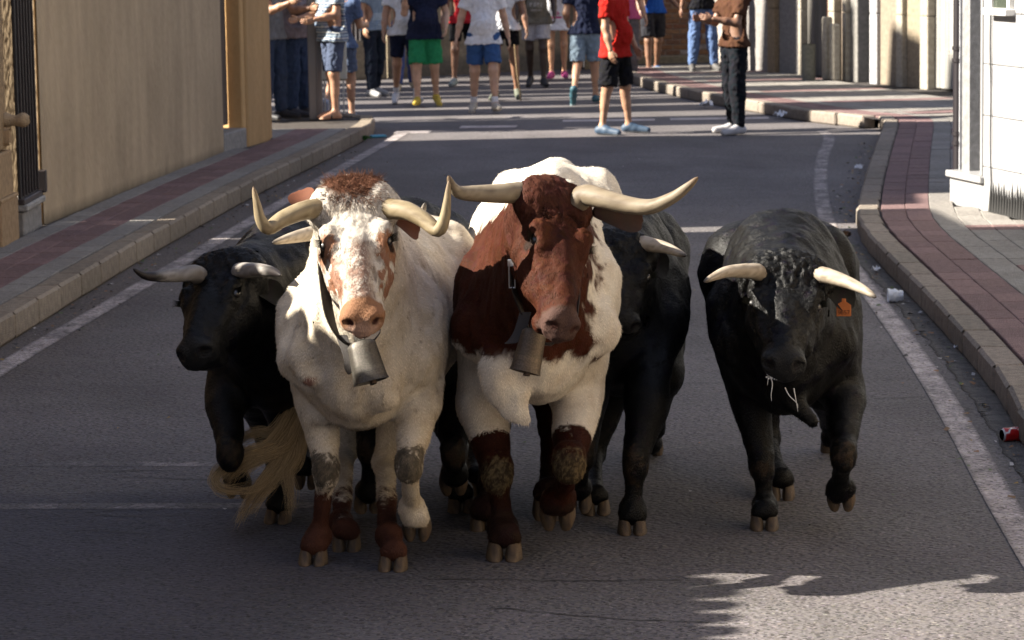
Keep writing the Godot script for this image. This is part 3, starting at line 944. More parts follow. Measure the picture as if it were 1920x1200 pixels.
# the short coat: single hairs that lie along the skin, spread evenly over the triangles
func pelt(A: Dictionary, d: Dictionary) -> void:
	var r := RandomNumberGenerator.new()
	r.seed = hash(A.key) + d.v.size()
	var v: PackedVector3Array = d.v
	var n: PackedVector3Array = d.n
	var c: PackedColorArray = d.c
	var idx: PackedInt32Array = d.i
	var s := Soup.new()
	var dense: float = A.get("hairs", 9000.0)
	var hd: Vector3 = A.tf.basis.z
	for k in range(0, idx.size(), 3):
		var a := v[idx[k]]
		var b := v[idx[k + 1]]
		var e := v[idx[k + 2]]
		var m := (b - a).cross(e - a).length() * 0.5 * dense
		var count := int(m) + (1 if r.randf() < m - floorf(m) else 0)
		for q in count:
			var u := r.randf()
			var w := r.randf()
			if u + w > 1.0:
				u = 1.0 - u
				w = 1.0 - w
			var p := a + (b - a) * u + (e - a) * w
			var nn := n[idx[k]]
			var h: Vector3 = A.hinv * p
			var on_head: bool = h.z > -0.05 and absf(h.x) < 0.2 and h.y > -0.2
			if on_head and h.z > 0.49 * A.hl:
				continue
			var flow: Vector3 = (A.hf.basis.z + Vector3(h.x * 2.0, 0, 0)) if on_head else (Vector3.DOWN * 0.9 - hd * 0.7)
			flow += Vector3(r.randf_range(-1, 1), r.randf_range(-1, 1), r.randf_range(-1, 1)) * 0.35 + Vector3(N(p, 7.0), N(p, 6.0), N(p + Vector3(5, 5, 5), 7.0)) * 0.7
			var t := (flow - nn * flow.dot(nn)).normalized()
			var l: float = r.randf_range(0.011, 0.022) * (1.5 if on_head and h.z < 0.15 else 1.0)
			var sd := nn.cross(t) * r.randf_range(0.0009, 0.0017)
			var col := c[idx[k]] * r.randf_range(0.66, 1.24)
			var o := s.v.size()
			s.v.append(p - sd - nn * 0.001)
			s.v.append(p + sd - nn * 0.001)
			s.v.append(p + (t * 0.95 + nn * r.randf_range(0.05, 0.22)) * l)
			for z in 3:
				s.n.append(nn)
				s.c.append(col)
			s.i.append_array([o, o + 1, o + 2])
	d.hair = s

# locks of hair: each a narrow strip that tapers, following a path of offsets
func lock(s: Soup, pts: Array, w: float, col: Color, side: Vector3) -> void:
	for q in 2:
		var rows := []
		for k in pts.size():
			var u := k / float(pts.size() - 1)
			var d: Vector3 = (pts[mini(k + 1, pts.size() - 1)] - pts[maxi(k - 1, 0)]).normalized()
			var sd := (side if q == 0 else d.cross(side)).normalized() * w * (1.0 - u * 0.85)
			rows.append([pts[k] - sd, pts[k] + sd])
		var cols := []
		for k in pts.size():
			cols.append(col)
		s.grid(rows, cols)

func hoof_mesh() -> Soup:
	var s := Soup.new()
	for q in [-1.0, 1.0]:
		var rows := []
		var cols := []
		for r in [[0.0, 0.90, 0.010], [0.006, 1.0, 0.010], [0.03, 0.92, 0.002], [0.058, 0.78, -0.010], [0.074, 0.68, -0.020], [0.080, 0.45, -0.022]]:
			var row := []
			var cc := []
			for k in 16:
				var a := -TAU * k / 16.0
				var x := cos(a)
				var z := sin(a)
				x = signf(x) * pow(absf(x), 0.7) * 0.033 * r[1]
				z = signf(z) * pow(absf(z), 0.85) * 0.060 * r[1]
				if z > 0: x = x * (1.0 - 0.25 * z / 0.06) - q * z * 0.08
				row.append(Vector3(q * 0.036 + x, r[0] - maxf(z, 0.0) * r[0] * 3.0, z + r[2] + 0.012 - r[0] * 0.25))
				var m: float = N(Vector3(k * 0.21 + q * 3, r[0] * 14.0, 0.0), 2.0)
				cc.append(Color(0.13, 0.085, 0.045).lerp(Color(0.045, 0.030, 0.020), clampf(0.45 + m + r[0] * 3.0, 0, 1)))
			rows.append(row)
			cols.append(cc)
		rows.reverse()
		cols.reverse()
		s.grid(rows, cols, true)
		var o := s.v.size()
		for k in 16:
			s.v.append(rows[0][k]); s.n.append(Vector3.UP); s.c.append(cols[0][k])
		for k in range(1, 15):
			s.i.append_array([o, o + k, o + k + 1])
		o = s.v.size()
		for k in 16:
			s.v.append(rows[5][k]); s.n.append(Vector3.DOWN); s.c.append(cols[5][k])
		for k in range(1, 15):
			s.i.append_array([o, o + k + 1, o + k])
	return s

func horn(pts: Array, r0: float, base: Color, tip: Color, dark_from: float) -> Soup:
	var c := curve(pts, 26)
	var radii := []
	var cols := []
	for k in c.size():
		var u := k / 26.0
		radii.append(r0 * (pow(1.0 - u, 0.62) * 0.93 + 0.05) * (1.0 + 0.035 * sin(u * 75.0 + sin(u * 31.0)) * smoothstep(0.5, 0.0, u)))
		var row := []
		for q in 14:
			var m := N(c[k] * 1.0 + Vector3(q * 0.02, 0, 0), 40.0) * 0.5 + N(Vector3(q * 1.3, u * 5.0, r0 * 90), 1.0) * 0.5
			m += N(Vector3(cos(q * 0.449) * 2.0, sin(q * 0.449) * 2.0, u * 3.0 + r0 * 50), 1.6) * 0.5
			var cc := base.lerp(base * Color(0.5, 0.46, 0.42), clampf(0.30 + m * 1.5, 0, 1) * 0.9)
			cc = cc.lerp(base * Color(0.45, 0.38, 0.30), smoothstep(0.22, 0.0, u) * 0.7 + 0.22 * maxf(sin(u * 75.0 + sin(u * 31.0)), 0.0) * smoothstep(0.6, 0.1, u))
			row.append(cc.lerp(tip, smoothstep(dark_from, dark_from + 0.22, u + m * 0.06)))
		cols.append(row)
	var s := Soup.new()
	for k in cols.size():
		cols[k] = cols[k]
	var rows := []
	var side := Vector3()
	for k in c.size():
		var d: Vector3 = (c[mini(k + 1, 26)] - c[maxi(k - 1, 0)]).normalized()
		if k == 0: side = d.cross(Vector3.UP).normalized()
		side = (side - d * side.dot(d)).normalized()
		var up := side.cross(d)
		var row := []
		for q in 14:
			var t := TAU * q / 14
			row.append(c[k] + (side * cos(t) + up * sin(t) * 0.94) * radii[k])
		rows.append(row)
	s.grid(rows, cols, true)
	return s

# an ear: a cupped leaf with thickness, from a to b, its hollow facing open
func ear(a: Vector3, b: Vector3, open: Vector3, width: float, outer: Color, inner: Color) -> Soup:
	var s := Soup.new()
	var d := (b - a)
	var l := d.length()
	d /= l
	var up := d.cross(open).normalized()
	open = up.cross(d).normalized()
	var front := []
	var rear := []
	var fc := []
	var rc := []
	for k in 13:
		var u := k / 12.0
		var w := width * (0.35 + 0.65 * sin(minf(u * 1.9, PI / 2))) * sqrt(maxf(1.0 - pow(u, 3.2), 0.0)) + 0.002
		var rf := []
		var rr := []
		for q in 9:
			var x := q / 4.0 - 1.0
			var cup := x * x * w * 0.9 * (1.0 - u * 0.5)
			var th := 0.008 * (1.0 - x * x) + 0.001
			var p := a + d * u * l + up * x * w + open * cup - open * u * u * 0.03
			rf.append(p + open * th)
			rr.append(p - open * th)
		front.append(rf)
		rear.append(rr)
		var n := N(Vector3(u * 3, width * 50, 0), 1.0)
		fc.append(inner.lerp(outer, clampf(u * 0.6 + n * 0.3, 0, 1)))
		rc.append(outer * (1.0 + n * 0.3))
	s.grid(front, fc)
	for r in rear:
		r.reverse()
	s.grid(rear, rc)
	return s

func run_job(k: int) -> void:
	var J: Dictionary = jobs[k]
	var d: Dictionary = J.field.mesh(J.cell, J.part)
	if J.has("animal"):
		flesh(J.animal, d)
	else:
		dress(J.person, J.key, d)
	J.to[J.key] = d

var jobs := []

func build_living() -> void:
	var herd := []
	var more := {
		"white": {"kind": "white", "lift": 0.03, "hairs": 14000.0, "hw": 1.0, "lw": 0.86, "brown": [0.30, -1.0, 0.17, 0.22], "curl": 0.5, "crest": 0.17,
			"wounds": [], "label": "cream white steer with bell and upturned horns, front left of the herd", "category": "steer"},
		"brown": {"kind": "brown", "lift": 0.05, "point": 0.228, "hairs": 13000.0, "hw": 0.88, "lw": 0.96, "brown": [0.56, 0.58, 0.6, 0.6], "curl": 0.7, "crest": 0.20,
			"label": "tall brown and white steer with very wide horns in the middle", "category": "steer"},
		"right_bull": {"kind": "black", "lean_rear": 0.2, "hairs": 11000.0, "lw": 0.93, "hw": 1.08, "curl": 1.15, "crest": 0.19, "hump": 0.17, "label": "black bull running on the right with an orange ear tag", "category": "bull"},
		"left_bull": {"kind": "black", "lean_rear": 0.2, "hairs": 4000.0, "lw": 0.93, "hw": 1.08, "curl": 1.0, "crest": 0.19, "hump": 0.15, "label": "black bull on the left with its head turned aside", "category": "bull"},
		"centre_bull": {"kind": "black", "lean_rear": 0.2, "hairs": 4000.0, "lw": 0.93, "hw": 1.05, "curl": 1.1, "crest": 0.19, "hump": 0.16, "label": "black bull running close behind the brown and white steer's right side", "category": "bull"},
		"hidden_bull": {"kind": "black", "lean_rear": 0.2, "hairs": 4000.0, "lw": 0.93, "hw": 1.05, "curl": 1.0, "crest": 0.19, "hump": 0.16, "label": "black bull mostly hidden between the white and brown steers", "category": "bull"},
	}
	for k in ANIMALS:
		var A: Dictionary = ANIMALS[k].duplicate()
		A.merge(more[k], true)
		A.key = k
		frames(A)
		if k == "white":
			A.folds = [[A.tf * Vector3(-0.20, 0.86, 0.0), A.tf * Vector3(-0.17, 0.79, 0.045), 0.05, 0.035], [A.tf * Vector3(0.11, 0.92, 0.02), A.tf * Vector3(0.12, 0.72, 0.04), 0.06, 0.06]]
			A.wounds = [[A.tf * Vector3(-0.165, 0.765, 0.085), 0.030], [A.tf * Vector3(-0.235, 0.82, 0.06), 0.012]]
		if k == "brown":
			A.folds = [[A.tf * Vector3(-0.16, 0.90, 0.02), A.tf * Vector3(-0.14, 0.78, 0.10), 0.050, 0.046], [A.tf * Vector3(-0.14, 0.78, 0.07), A.tf * Vector3(-0.08, 0.69, 0.095), 0.044, 0.034], [A.tf * Vector3(-0.08, 0.69, 0.095), A.tf * Vector3(-0.02, 0.60, 0.105), 0.032, 0.014], [A.tf * Vector3(-0.10, 0.72, 0.09), A.tf * Vector3(-0.075, 0.64, 0.10), 0.030, 0.016]]
			A.fold_flat = Vector3(1.0, 1.0, 0.5)
		if k == "right_bull":
			A.folds = [[A.tf * Vector3(0.03, 0.56, 0.0), A.tf * Vector3(0.11, 0.49, 0.04), 0.045, 0.026]]
		A.out = {}
		var f := animal_field(A)
		A.field = f
		herd.append(A)
		var hero: bool = A.kind != "black" or k == "right_bull"
		jobs.append({"field": f, "cell": 0.0072 if hero else 0.010, "part": 2, "to": A.out, "key": "head", "animal": A})
		jobs.append({"field": f, "cell": 0.0155 if hero else 0.020, "part": 0, "to": A.out, "key": "body", "animal": A})
		jobs.append({"field": f, "cell": 0.0100 if hero else 0.013, "part": 1, "to": A.out, "key": "legs", "animal": A})
	var folk := people()
	for P in folk:
		person_jobs(P, jobs)
	print("fields ", Time.get_ticks_msec() - T0)
	var id := WorkerThreadPool.add_group_task(run_job, jobs.size(), -1, true)
	WorkerThreadPool.wait_for_group_task_completion(id)
	print("meshed ", Time.get_ticks_msec() - T0)
	var hoof := hoof_mesh().mesh()
	for A in herd:
		animal_build(A, hoof)
	var hand := hand_shape()
	for P in folk:
		person_build(P, hand)

func animal_build(A: Dictionary, hoof: ArrayMesh) -> void:
	var o := thing("steer" if A.kind != "black" else "bull", A.label, A.category, A.base)
	var s := Soup.new()
	for k in ["body", "legs", "head"]:
		s.put(A.out[k])
	var fur: Material = M.fur if A.kind != "black" else M.black_fur
	obj("body", s, fur, o)
	var coat_hair := Soup.new()
	for k in ["body", "legs", "head"]:
		var hs: Soup = A.out[k].hair
		var at := coat_hair.v.size()
		coat_hair.v.append_array(hs.v)
		coat_hair.n.append_array(hs.n)
		coat_hair.c.append_array(hs.c)
		for q in hs.i:
			coat_hair.i.append(q + at)
	tag(obj("short_coat", coat_hair, M.hair if A.kind != "black" else M.black_hair, o), "", "", "", "stuff")
	var hd: Vector3 = A.tf.basis.z
	for t in A.feet:
		obj("hoof", hoof, M.hoof, o, t)
	var hc: Array = {"white": [0.046, Color(0.31, 0.25, 0.155), Color(0.16, 0.10, 0.06), 0.86], "brown": [0.050, Color(0.25, 0.205, 0.145), Color(0.12, 0.08, 0.05), 0.80], "black": [0.042, Color(0.42, 0.36, 0.28), Color(0.035, 0.030, 0.028), 0.80]}[A.kind]
	if A.key == "left_bull":
		hc = [0.043, Color(0.30, 0.28, 0.26), Color(0.02, 0.018, 0.018), 0.5]
	for h in A.horns:
		var core: Vector3 = A.hf * Vector3(signf((A.hinv * h[0]).x) * 0.07 * A.hw, 0.0, 0.05 * A.hl)
		h = [h[0].lerp(core, 0.5)] + h
		obj("horn", horn(h, hc[0], hc[1], hc[2], hc[3]), M.horn, o)
	var oc: Color = {"white": Color(0.17, 0.062, 0.033), "brown": Color(0.034, 0.013, 0.009), "black": Color(0.012, 0.011, 0.012)}[A.kind]
	var hf: Transform3D = A.hf
	for e in A.ears:
		obj("ear", ear(e[0], e[1], (hf.basis.y + Vector3.BACK * 0.4 + Vector3.DOWN * 0.25).normalized(), 0.074 if A.kind == "brown" else 0.06, oc, oc * 0.55), M.ear, o)
	for q in [-1.0, 1.0]:
		var e := SphereMesh.new()
		e.radius = 0.019
		e.height = 0.038
		e.radial_segments = 20
		e.rings = 10
		obj("eye", e, M.eye, o, Transform3D(Basis(), hf * Vector3(q * 0.116 * A.hw, 0.032, 0.230 * A.hl)))
	# the lashes, the forelock
	var r := RandomNumberGenerator.new()
	r.seed = hash(A.key)
	s = Soup.new()
	for q in [-1.0, 1.0]:
		for k in 14:
			var a := hf * Vector3(q * 0.128 * A.hw, 0.046 - k * 0.0008, (0.213 + k * 0.002) * A.hl)
			lock(s, [a, a + hf.basis * Vector3(q * 0.02, 0.008, 0.0), a + hf.basis * Vector3(q * 0.034, 0.016, -0.006 + k * 0.001)], 0.0012, Color(0.01, 0.008, 0.007), Vector3.UP)
	tag(obj("eyelashes", s, M.hair, o), "", "", "", "stuff")
	s = Soup.new()
	var tuft: Color = {"white": Color(0.105, 0.050, 0.030), "brown": Color(0.038, 0.014, 0.0095), "black": Color(0.009, 0.008, 0.009)}[A.kind]
	var count: int = {"white": 3600, "brown": 2600, "black": 3000}[A.kind]
	if A.kind == "black" and A.key != "right_bull":
		count = 1200
	for k in count:
		var x: float = r.randf_range(-0.105, 0.105) * A.hw
		var zz := r.randf_range(-0.05, 0.09 if A.kind == "white" else 0.20)
		var up: float = 0.074 - x * x * 2.0 - maxf(-zz, 0.0) * 0.5
		if A.kind != "white": up -= 0.010
		var col := tuft * r.randf_range(0.6, 1.7)
		if A.kind == "white" and (absf(x) > 0.088 + N(Vector3(x, zz, 0), 30.0) * 0.02 or zz > 0.055 + N(Vector3(x, 0, 0), 40.0) * 0.02):
			col = Color(0.60, 0.54, 0.46) * r.randf_range(0.75, 1.1)
		var a := Vector3(x, up - 0.006, zz * A.hl)
		var l: float = (r.randf_range(0.028, 0.062) if col.r < 0.35 else r.randf_range(0.015, 0.035)) if A.kind == "white" else r.randf_range(0.014, 0.028)
		var spread := Vector3(x * 5.0, 0.0, (zz - 0.0) * 6.0) + Vector3(r.randf_range(-0.5, 0.5), 0, r.randf_range(-0.5, 0.5))
		var pts := []
		if A.kind == "white":
			var d := (Vector3(0, 0.70, -0.10) + spread * 1.3).normalized()
			for u in 4:
				var t := u / 3.0
				pts.append(hf * (a + d * l * t + (Vector3(0, -0.35, 0) + spread * 0.3) * l * t * t))
		else:
			var d := Vector3(r.randf_range(-1, 1), 0.5, r.randf_range(-0.6, 1.2)).normalized()
			var w := d.cross(Vector3.UP).normalized() * r.randf_range(-1, 1)
			for u in 4:
				var t := u / 3.0
				pts.append(hf * (a + d * l * t + w * l * 0.8 * t * t + Vector3(0, -0.5, 0) * l * t * t))
		lock(s, pts, 0.0016, col, hf.basis.x)
	tag(obj("forelock", s, M.hair, o), "", "", "", "stuff")
	# the tail
	var tf: Transform3D = A.tf
	var tl: Array
	var hair := []
	var hcol := Color(0.36, 0.26, 0.14)
	if A.key == "white":
		tl = [tf * Vector3(0, 1.28, -1.80), tf * Vector3(-0.03, 1.15, -1.95), Vector3(0.02, 0.85, -1.75), Vector3(-0.26, 0.66, -1.05), Vector3(-0.27, 0.575, -0.72)]
		var tip := Vector3(-0.28, 0.565, -0.68)
		for g in WHITE_TAIL:
			hair.append([tip] + g)
	elif A.key == "brown":
		tl = [tf * Vector3(0, 1.38, -1.92), tf * Vector3(0.02, 1.25, -2.05), tf * Vector3(0.02, 0.95, -2.02), tf * Vector3(0.0, 0.68, -1.85)]
		hcol = Color(0.10, 0.055, 0.03)
		hair = [[tl[3], tl[3] + Vector3(-0.06, -0.07, 0.06), tl[3] + Vector3(-0.1, -0.18, 0.08)], [tl[3], tl[3] + Vector3(0.05, -0.10, 0.1), tl[3] + Vector3(0.11, -0.17, 0.2)], [tl[3], tl[3] + Vector3(0.0, -0.1, 0.05), tl[3] + Vector3(0.02, -0.22, 0.05)]]
	else:
		tl = [tf * Vector3(0, 1.14, -1.62), tf * Vector3(0.03, 1.02, -1.76), tf * Vector3(0.04, 0.8, -1.78), tf * Vector3(0.0, 0.52, -1.72)]
		hcol = Color(0.02, 0.016, 0.014)
		hair = [[tl[3], tl[3] + Vector3(-0.02, -0.12, 0.0), tl[3] + Vector3(-0.05, -0.26, 0.0)], [tl[3], tl[3] + Vector3(0.02, -0.12, 0.02), tl[3] + Vector3(0.04, -0.28, 0.03)]]
	s = Soup.new()
	var c := curve(tl, 20)
	var rr := []
	var cc := []
	for k in c.size():
		rr.append(lerpf(0.034, 0.016, k / 20.0))
		cc.append({"white": Color(0.6, 0.52, 0.4), "brown": Color(0.07, 0.026, 0.016), "black": Color(0.011, 0.010, 0.010)}[A.kind])
	s.tube(c, rr, cc, 10)
	var tail := obj("tail", s, fur, o)
	s = Soup.new()
	for g in hair:
		var n := 170 if A.key == "white" else 50
		var path := curve(g, 18)
		for k in n:
			var off := Vector3(r.randf_range(-1, 1), r.randf_range(-1, 1), r.randf_range(-1, 1)) * (0.034 if A.key == "white" else 0.024)
			var bend := Vector3(r.randf_range(-1, 1), r.randf_range(-1, 1), r.randf_range(-1, 1)) * 0.030
			var stop := int(r.randf_range(11, 18))
			if k % 3 == 0: stop = 18
			var pts := []
			for u in stop + 1:
				var t := u / 18.0
				pts.append(path[u] + off * (1.0 - t * 0.75) + bend * sin(t * 5.0 + k) * t)
			lock(s, pts, 0.0010, hcol * r.randf_range(0.55, 1.5), Vector3.BACK)
	tag(obj("tail_hair", s, M.hair, tail), "", "", "", "stuff")
	if A.key == "right_bull":
		# the orange ear tag with its number
		s = Soup.new()
		var orange := Color(0.36, 0.10, 0.016)
		s.box(Vector3(-0.034, -0.040, -0.002), Vector3(0.034, 0.014, 0.002), orange, Transform3D(), 0.002)
		s.tri(Vector3(-0.034, 0.014, 0.0015), Vector3(-0.010, 0.030, 0.0015), Vector3(0.010, 0.030, 0.0015), orange)
		s.tri(Vector3(-0.034, 0.014, 0.0015), Vector3(0.010, 0.030, 0.0015), Vector3(0.034, 0.014, 0.0015), orange)
		s.box(Vector3(-0.010, 0.024, -0.003), Vector3(0.010, 0.044, 0.003), orange, Transform3D(), 0.002)
		var at: Vector3 = EAR_TAG
		var tg := obj("ear_tag", s, M.plain, o, Transform3D(Basis(Vector3.UP, -0.1).scaled(Vector3(0.85, 0.85, 1.0)), at))
		tag(tg, "orange ear tag with printed number")
		var tm := TextMesh.new()
		tm.text = "9657"
		var sf := SystemFont.new()
		sf.font_names = PackedStringArray(["Droid Sans"])
		tm.font = sf
		tm.font_size = 16
		tm.pixel_size = 0.0016
		tm.depth = 0.001
		var ink := StandardMaterial3D.new()
		ink.albedo_color = Color(0.16, 0.06, 0.03)
		obj("number", tm, ink, tg, Transform3D(Basis(), Vector3(0, -0.022, 0.0028)))
		s = Soup.new()
		for q in SLAVER:
			var pr := curve(q, 12)
			var ra := []
			var ca := []
			for k in pr.size():
				ra.append(0.0026 * (1.0 - k / 16.0))
				ca.append(Color(0.55, 0.55, 0.53))
			s.tube(pr, ra, ca, 6)
		for k in 26:
			var p: Vector3 = SLAVER[0][0] + Vector3(r.randf_range(-0.012, 0.03), r.randf_range(-0.015, 0.02), r.randf_range(-0.004, 0.006))
			s.tube([p, p + Vector3(0.002, -0.003, 0.002), p + Vector3(0.003, -0.007, 0.0)], [0.001, 0.004, 0.001], [Color(0.6, 0.6, 0.6), Color(0.7, 0.7, 0.7), Color(0.6, 0.6, 0.6)], 6)
		obj("slaver", s, M.hair, o)
	if BELLS.has(A.key):
		bell(A)

func bell(A: Dictionary) -> void:
	var B: Dictionary = BELLS[A.key]
	var o := thing("bell_collar", B.label, "cow bell", A.base)
	var s := Soup.new()
	var strap := curve(B.strap, 30)
	var rows := []
	var cols := []
	for k in strap.size():
		var d: Vector3 = (strap[mini(k + 1, 30)] - strap[maxi(k - 1, 0)]).normalized()
		var out: Vector3 = (strap[k] - (A.hf * Vector3(0, -0.12, 0.12)))
		out = (out - d * out.dot(d)).normalized()
		var w := d.cross(out).normalized() * 0.030
		var t := out * 0.0035
		rows.append([strap[k] - w - t, strap[k] - w + t, strap[k] + w + t, strap[k] + w - t])
		cols.append(Color(0.020, 0.014, 0.011))
	s.grid(rows, cols, true)
	obj("strap", s, M.leather, o)
	s = Soup.new()
	var e := curve(B.end, 10)
	rows = []
	cols = []
	for k in e.size():
		var w := Vector3(0.022, 0, 0.004) * (1.0 if k < 8 else (10.5 - k) * 0.38)
		rows.append([e[k] - w + Vector3(0, 0, 0.002), e[k] + w + Vector3(0, 0, 0.002), e[k] + w - Vector3(0, 0, 0.002), e[k] - w - Vector3(0, 0, 0.002)])
		cols.append(Color(0.030, 0.022, 0.017))
	s.grid(rows, cols, true)
	obj("strap_end", s, M.leather, o)
	# the bell itself: an oval tube of folded sheet iron, open at the bottom
	var y: Vector3 = (B.top - B.mouth)
	var l := y.length()
	y /= l
	var z := (Vector3.BACK - y * y.z).normalized()
	var t := Transform3D(Basis(y.cross(z), y, z), B.mouth)
	rows = []
	cols = []
	for k in 14:
		var u := k / 13.0
		var row := []
		for q in 28:
			var a := TAU * q / 28.0
			var rad: float = lerpf(B.r * 1.0, B.r * 0.80, u) * (1.06 if k == 0 else 1.0) * (0.75 if k == 13 else 1.0)
			row.append(Vector3(cos(a) * rad * (1.0 + 0.10 * float(q % 14 == 0)), u * l, -sin(a) * rad * 0.74))
		rows.append(row)
		cols.append(B.col * (0.8 + 0.5 * absf(N(Vector3(u, 0, 3), 6.0))))
	rows.reverse()
	cols.reverse()
	s = Soup.new()
	s.grid(rows, cols, true)
	var inner := []
	for k in rows.size():
		var row := []
		for q in 28:
			row.append(rows[k][27 - q] * Vector3(0.94, 1.0, 0.94) - Vector3(0, 0.004, 0) * float(k < 13))
		inner.append(row)
	s.grid(inner, cols, true)
	s.box(Vector3(-0.02, l, -0.01), Vector3(0.02, l + 0.05, 0.01), B.col * 0.6, Transform3D(), 0.004)
	var cap_row := s.v.size()
	s.v.append(Vector3(0, l, 0)); s.n.append(Vector3.UP); s.c.append(B.col)
	for q in 28:
		s.v.append(rows[0][q]); s.n.append(Vector3.UP); s.c.append(B.col)
	for q in 28:
		s.i.append_array([cap_row, cap_row + 1 + q, cap_row + 1 + (q + 1) % 28])
	var bl := obj("bell", s, M.metal, o, t)
	s = Soup.new()
	s.tube([Vector3(0, l * 0.7, 0), Vector3(0.005, 0.02, 0.01), Vector3(0.008, -0.012, 0.012)], [0.005, 0.008, 0.014], [Color(0.05, 0.04, 0.03), Color(0.05, 0.04, 0.03), Color(0.08, 0.05, 0.03)], 8)
	obj("clapper", s, M.iron, bl)
	if B.has("buckle"):
		s = Soup.new()
		var c: Vector3 = B.buckle
		s.box(Vector3(-0.016, -0.075, 0.0), Vector3(-0.010, 0.075, 0.008), Color(0.55, 0.56, 0.58), Transform3D(), 0.002)
		s.box(Vector3(0.012, -0.075, 0.0), Vector3(0.018, 0.04, 0.008), Color(0.55, 0.56, 0.58), Transform3D(), 0.002)
		s.box(Vector3(-0.016, -0.081, 0.0), Vector3(0.018, -0.073, 0.008), Color(0.55, 0.56, 0.58), Transform3D(), 0.002)
		s.box(Vector3(-0.020, 0.045, 0.0), Vector3(0.020, 0.085, 0.006), Color(0.6, 0.61, 0.63), Transform3D(), 0.002)
		obj("buckle", s, M.steel, o, Transform3D(Basis(Vector3.UP, -0.25).scaled(Vector3(0.8, 0.66, 0.8)), c + Vector3(-0.012, 0, 0.03)))

# ------------------------------------------------------------------ people
func rot_dir(pitch: float, out: float) -> Vector3:      # straight down, swung forward by pitch and outward by out (degrees)
	return Vector3(sin(deg_to_rad(out)), -cos(deg_to_rad(pitch)) * cos(deg_to_rad(out)), sin(deg_to_rad(pitch)) * cos(deg_to_rad(out)))

func pose(P: Dictionary) -> void:
	var j := {}
	var lean: float = deg_to_rad(P.get("lean", 0.0))
	for s in 2:
		var q := -1.0 if s == 0 else 1.0
		var g: Array = P.legs[s]
		var hip := Vector3(q * 0.095, 0.93, 0)
		var knee := hip + rot_dir(g[0], q * g[2]) * 0.435
		var ank := knee + rot_dir(g[0] - g[1], q * g[2]) * 0.425
		j["hip%d" % s] = hip
		j["knee%d" % s] = knee
		j["ank%d" % s] = ank
		var fp: float = deg_to_rad(g[3])      # the foot's pitch: positive is toes down
		j["toe%d" % s] = ank + Vector3(q * 0.03, -0.055 - sin(fp) * 0.17, cos(fp) * 0.17)
		j["heel%d" % s] = ank + Vector3(0, -0.045 + sin(fp) * 0.05, -0.045)
		var b := Basis(Vector3.RIGHT, lean)
		var a: Array = P.arms[s]
		var sh := Vector3(0, 0.95, 0) + b * Vector3(q * 0.185, 0.47, -0.01)
		var el := sh + rot_dir(a[0], q * a[1]) * 0.285
		var fd := rot_dir(a[0] + a[2], q * (a[1] - a[3]))
		j["sh%d" % s] = sh
		j["el%d" % s] = el
		j["wr%d" % s] = el + fd * 0.25
		j["fd%d" % s] = fd
	j.waist = Vector3(0, 1.0, 0)
	j.chest = Vector3(0, 0.95, 0) + Basis(Vector3.RIGHT, lean) * Vector3(0, 0.36, 0)
	j.neck = Vector3(0, 0.95, 0) + Basis(Vector3.RIGHT, lean) * Vector3(0, 0.53, -0.005)
	j.head = j.neck + Vector3(0, 0.155, 0.02)
	var low := 9.0
	for s in 2:
		low = minf(low, minf(j["toe%d" % s].y, j["heel%d" % s].y) - 0.034)
	var k: float = 1.12 * P.get("h", 1.0)
	for n in j:
		if not n.begins_with("fd"):
			j[n] = (j[n] - Vector3(0, low, 0)) * k
	P.j = j

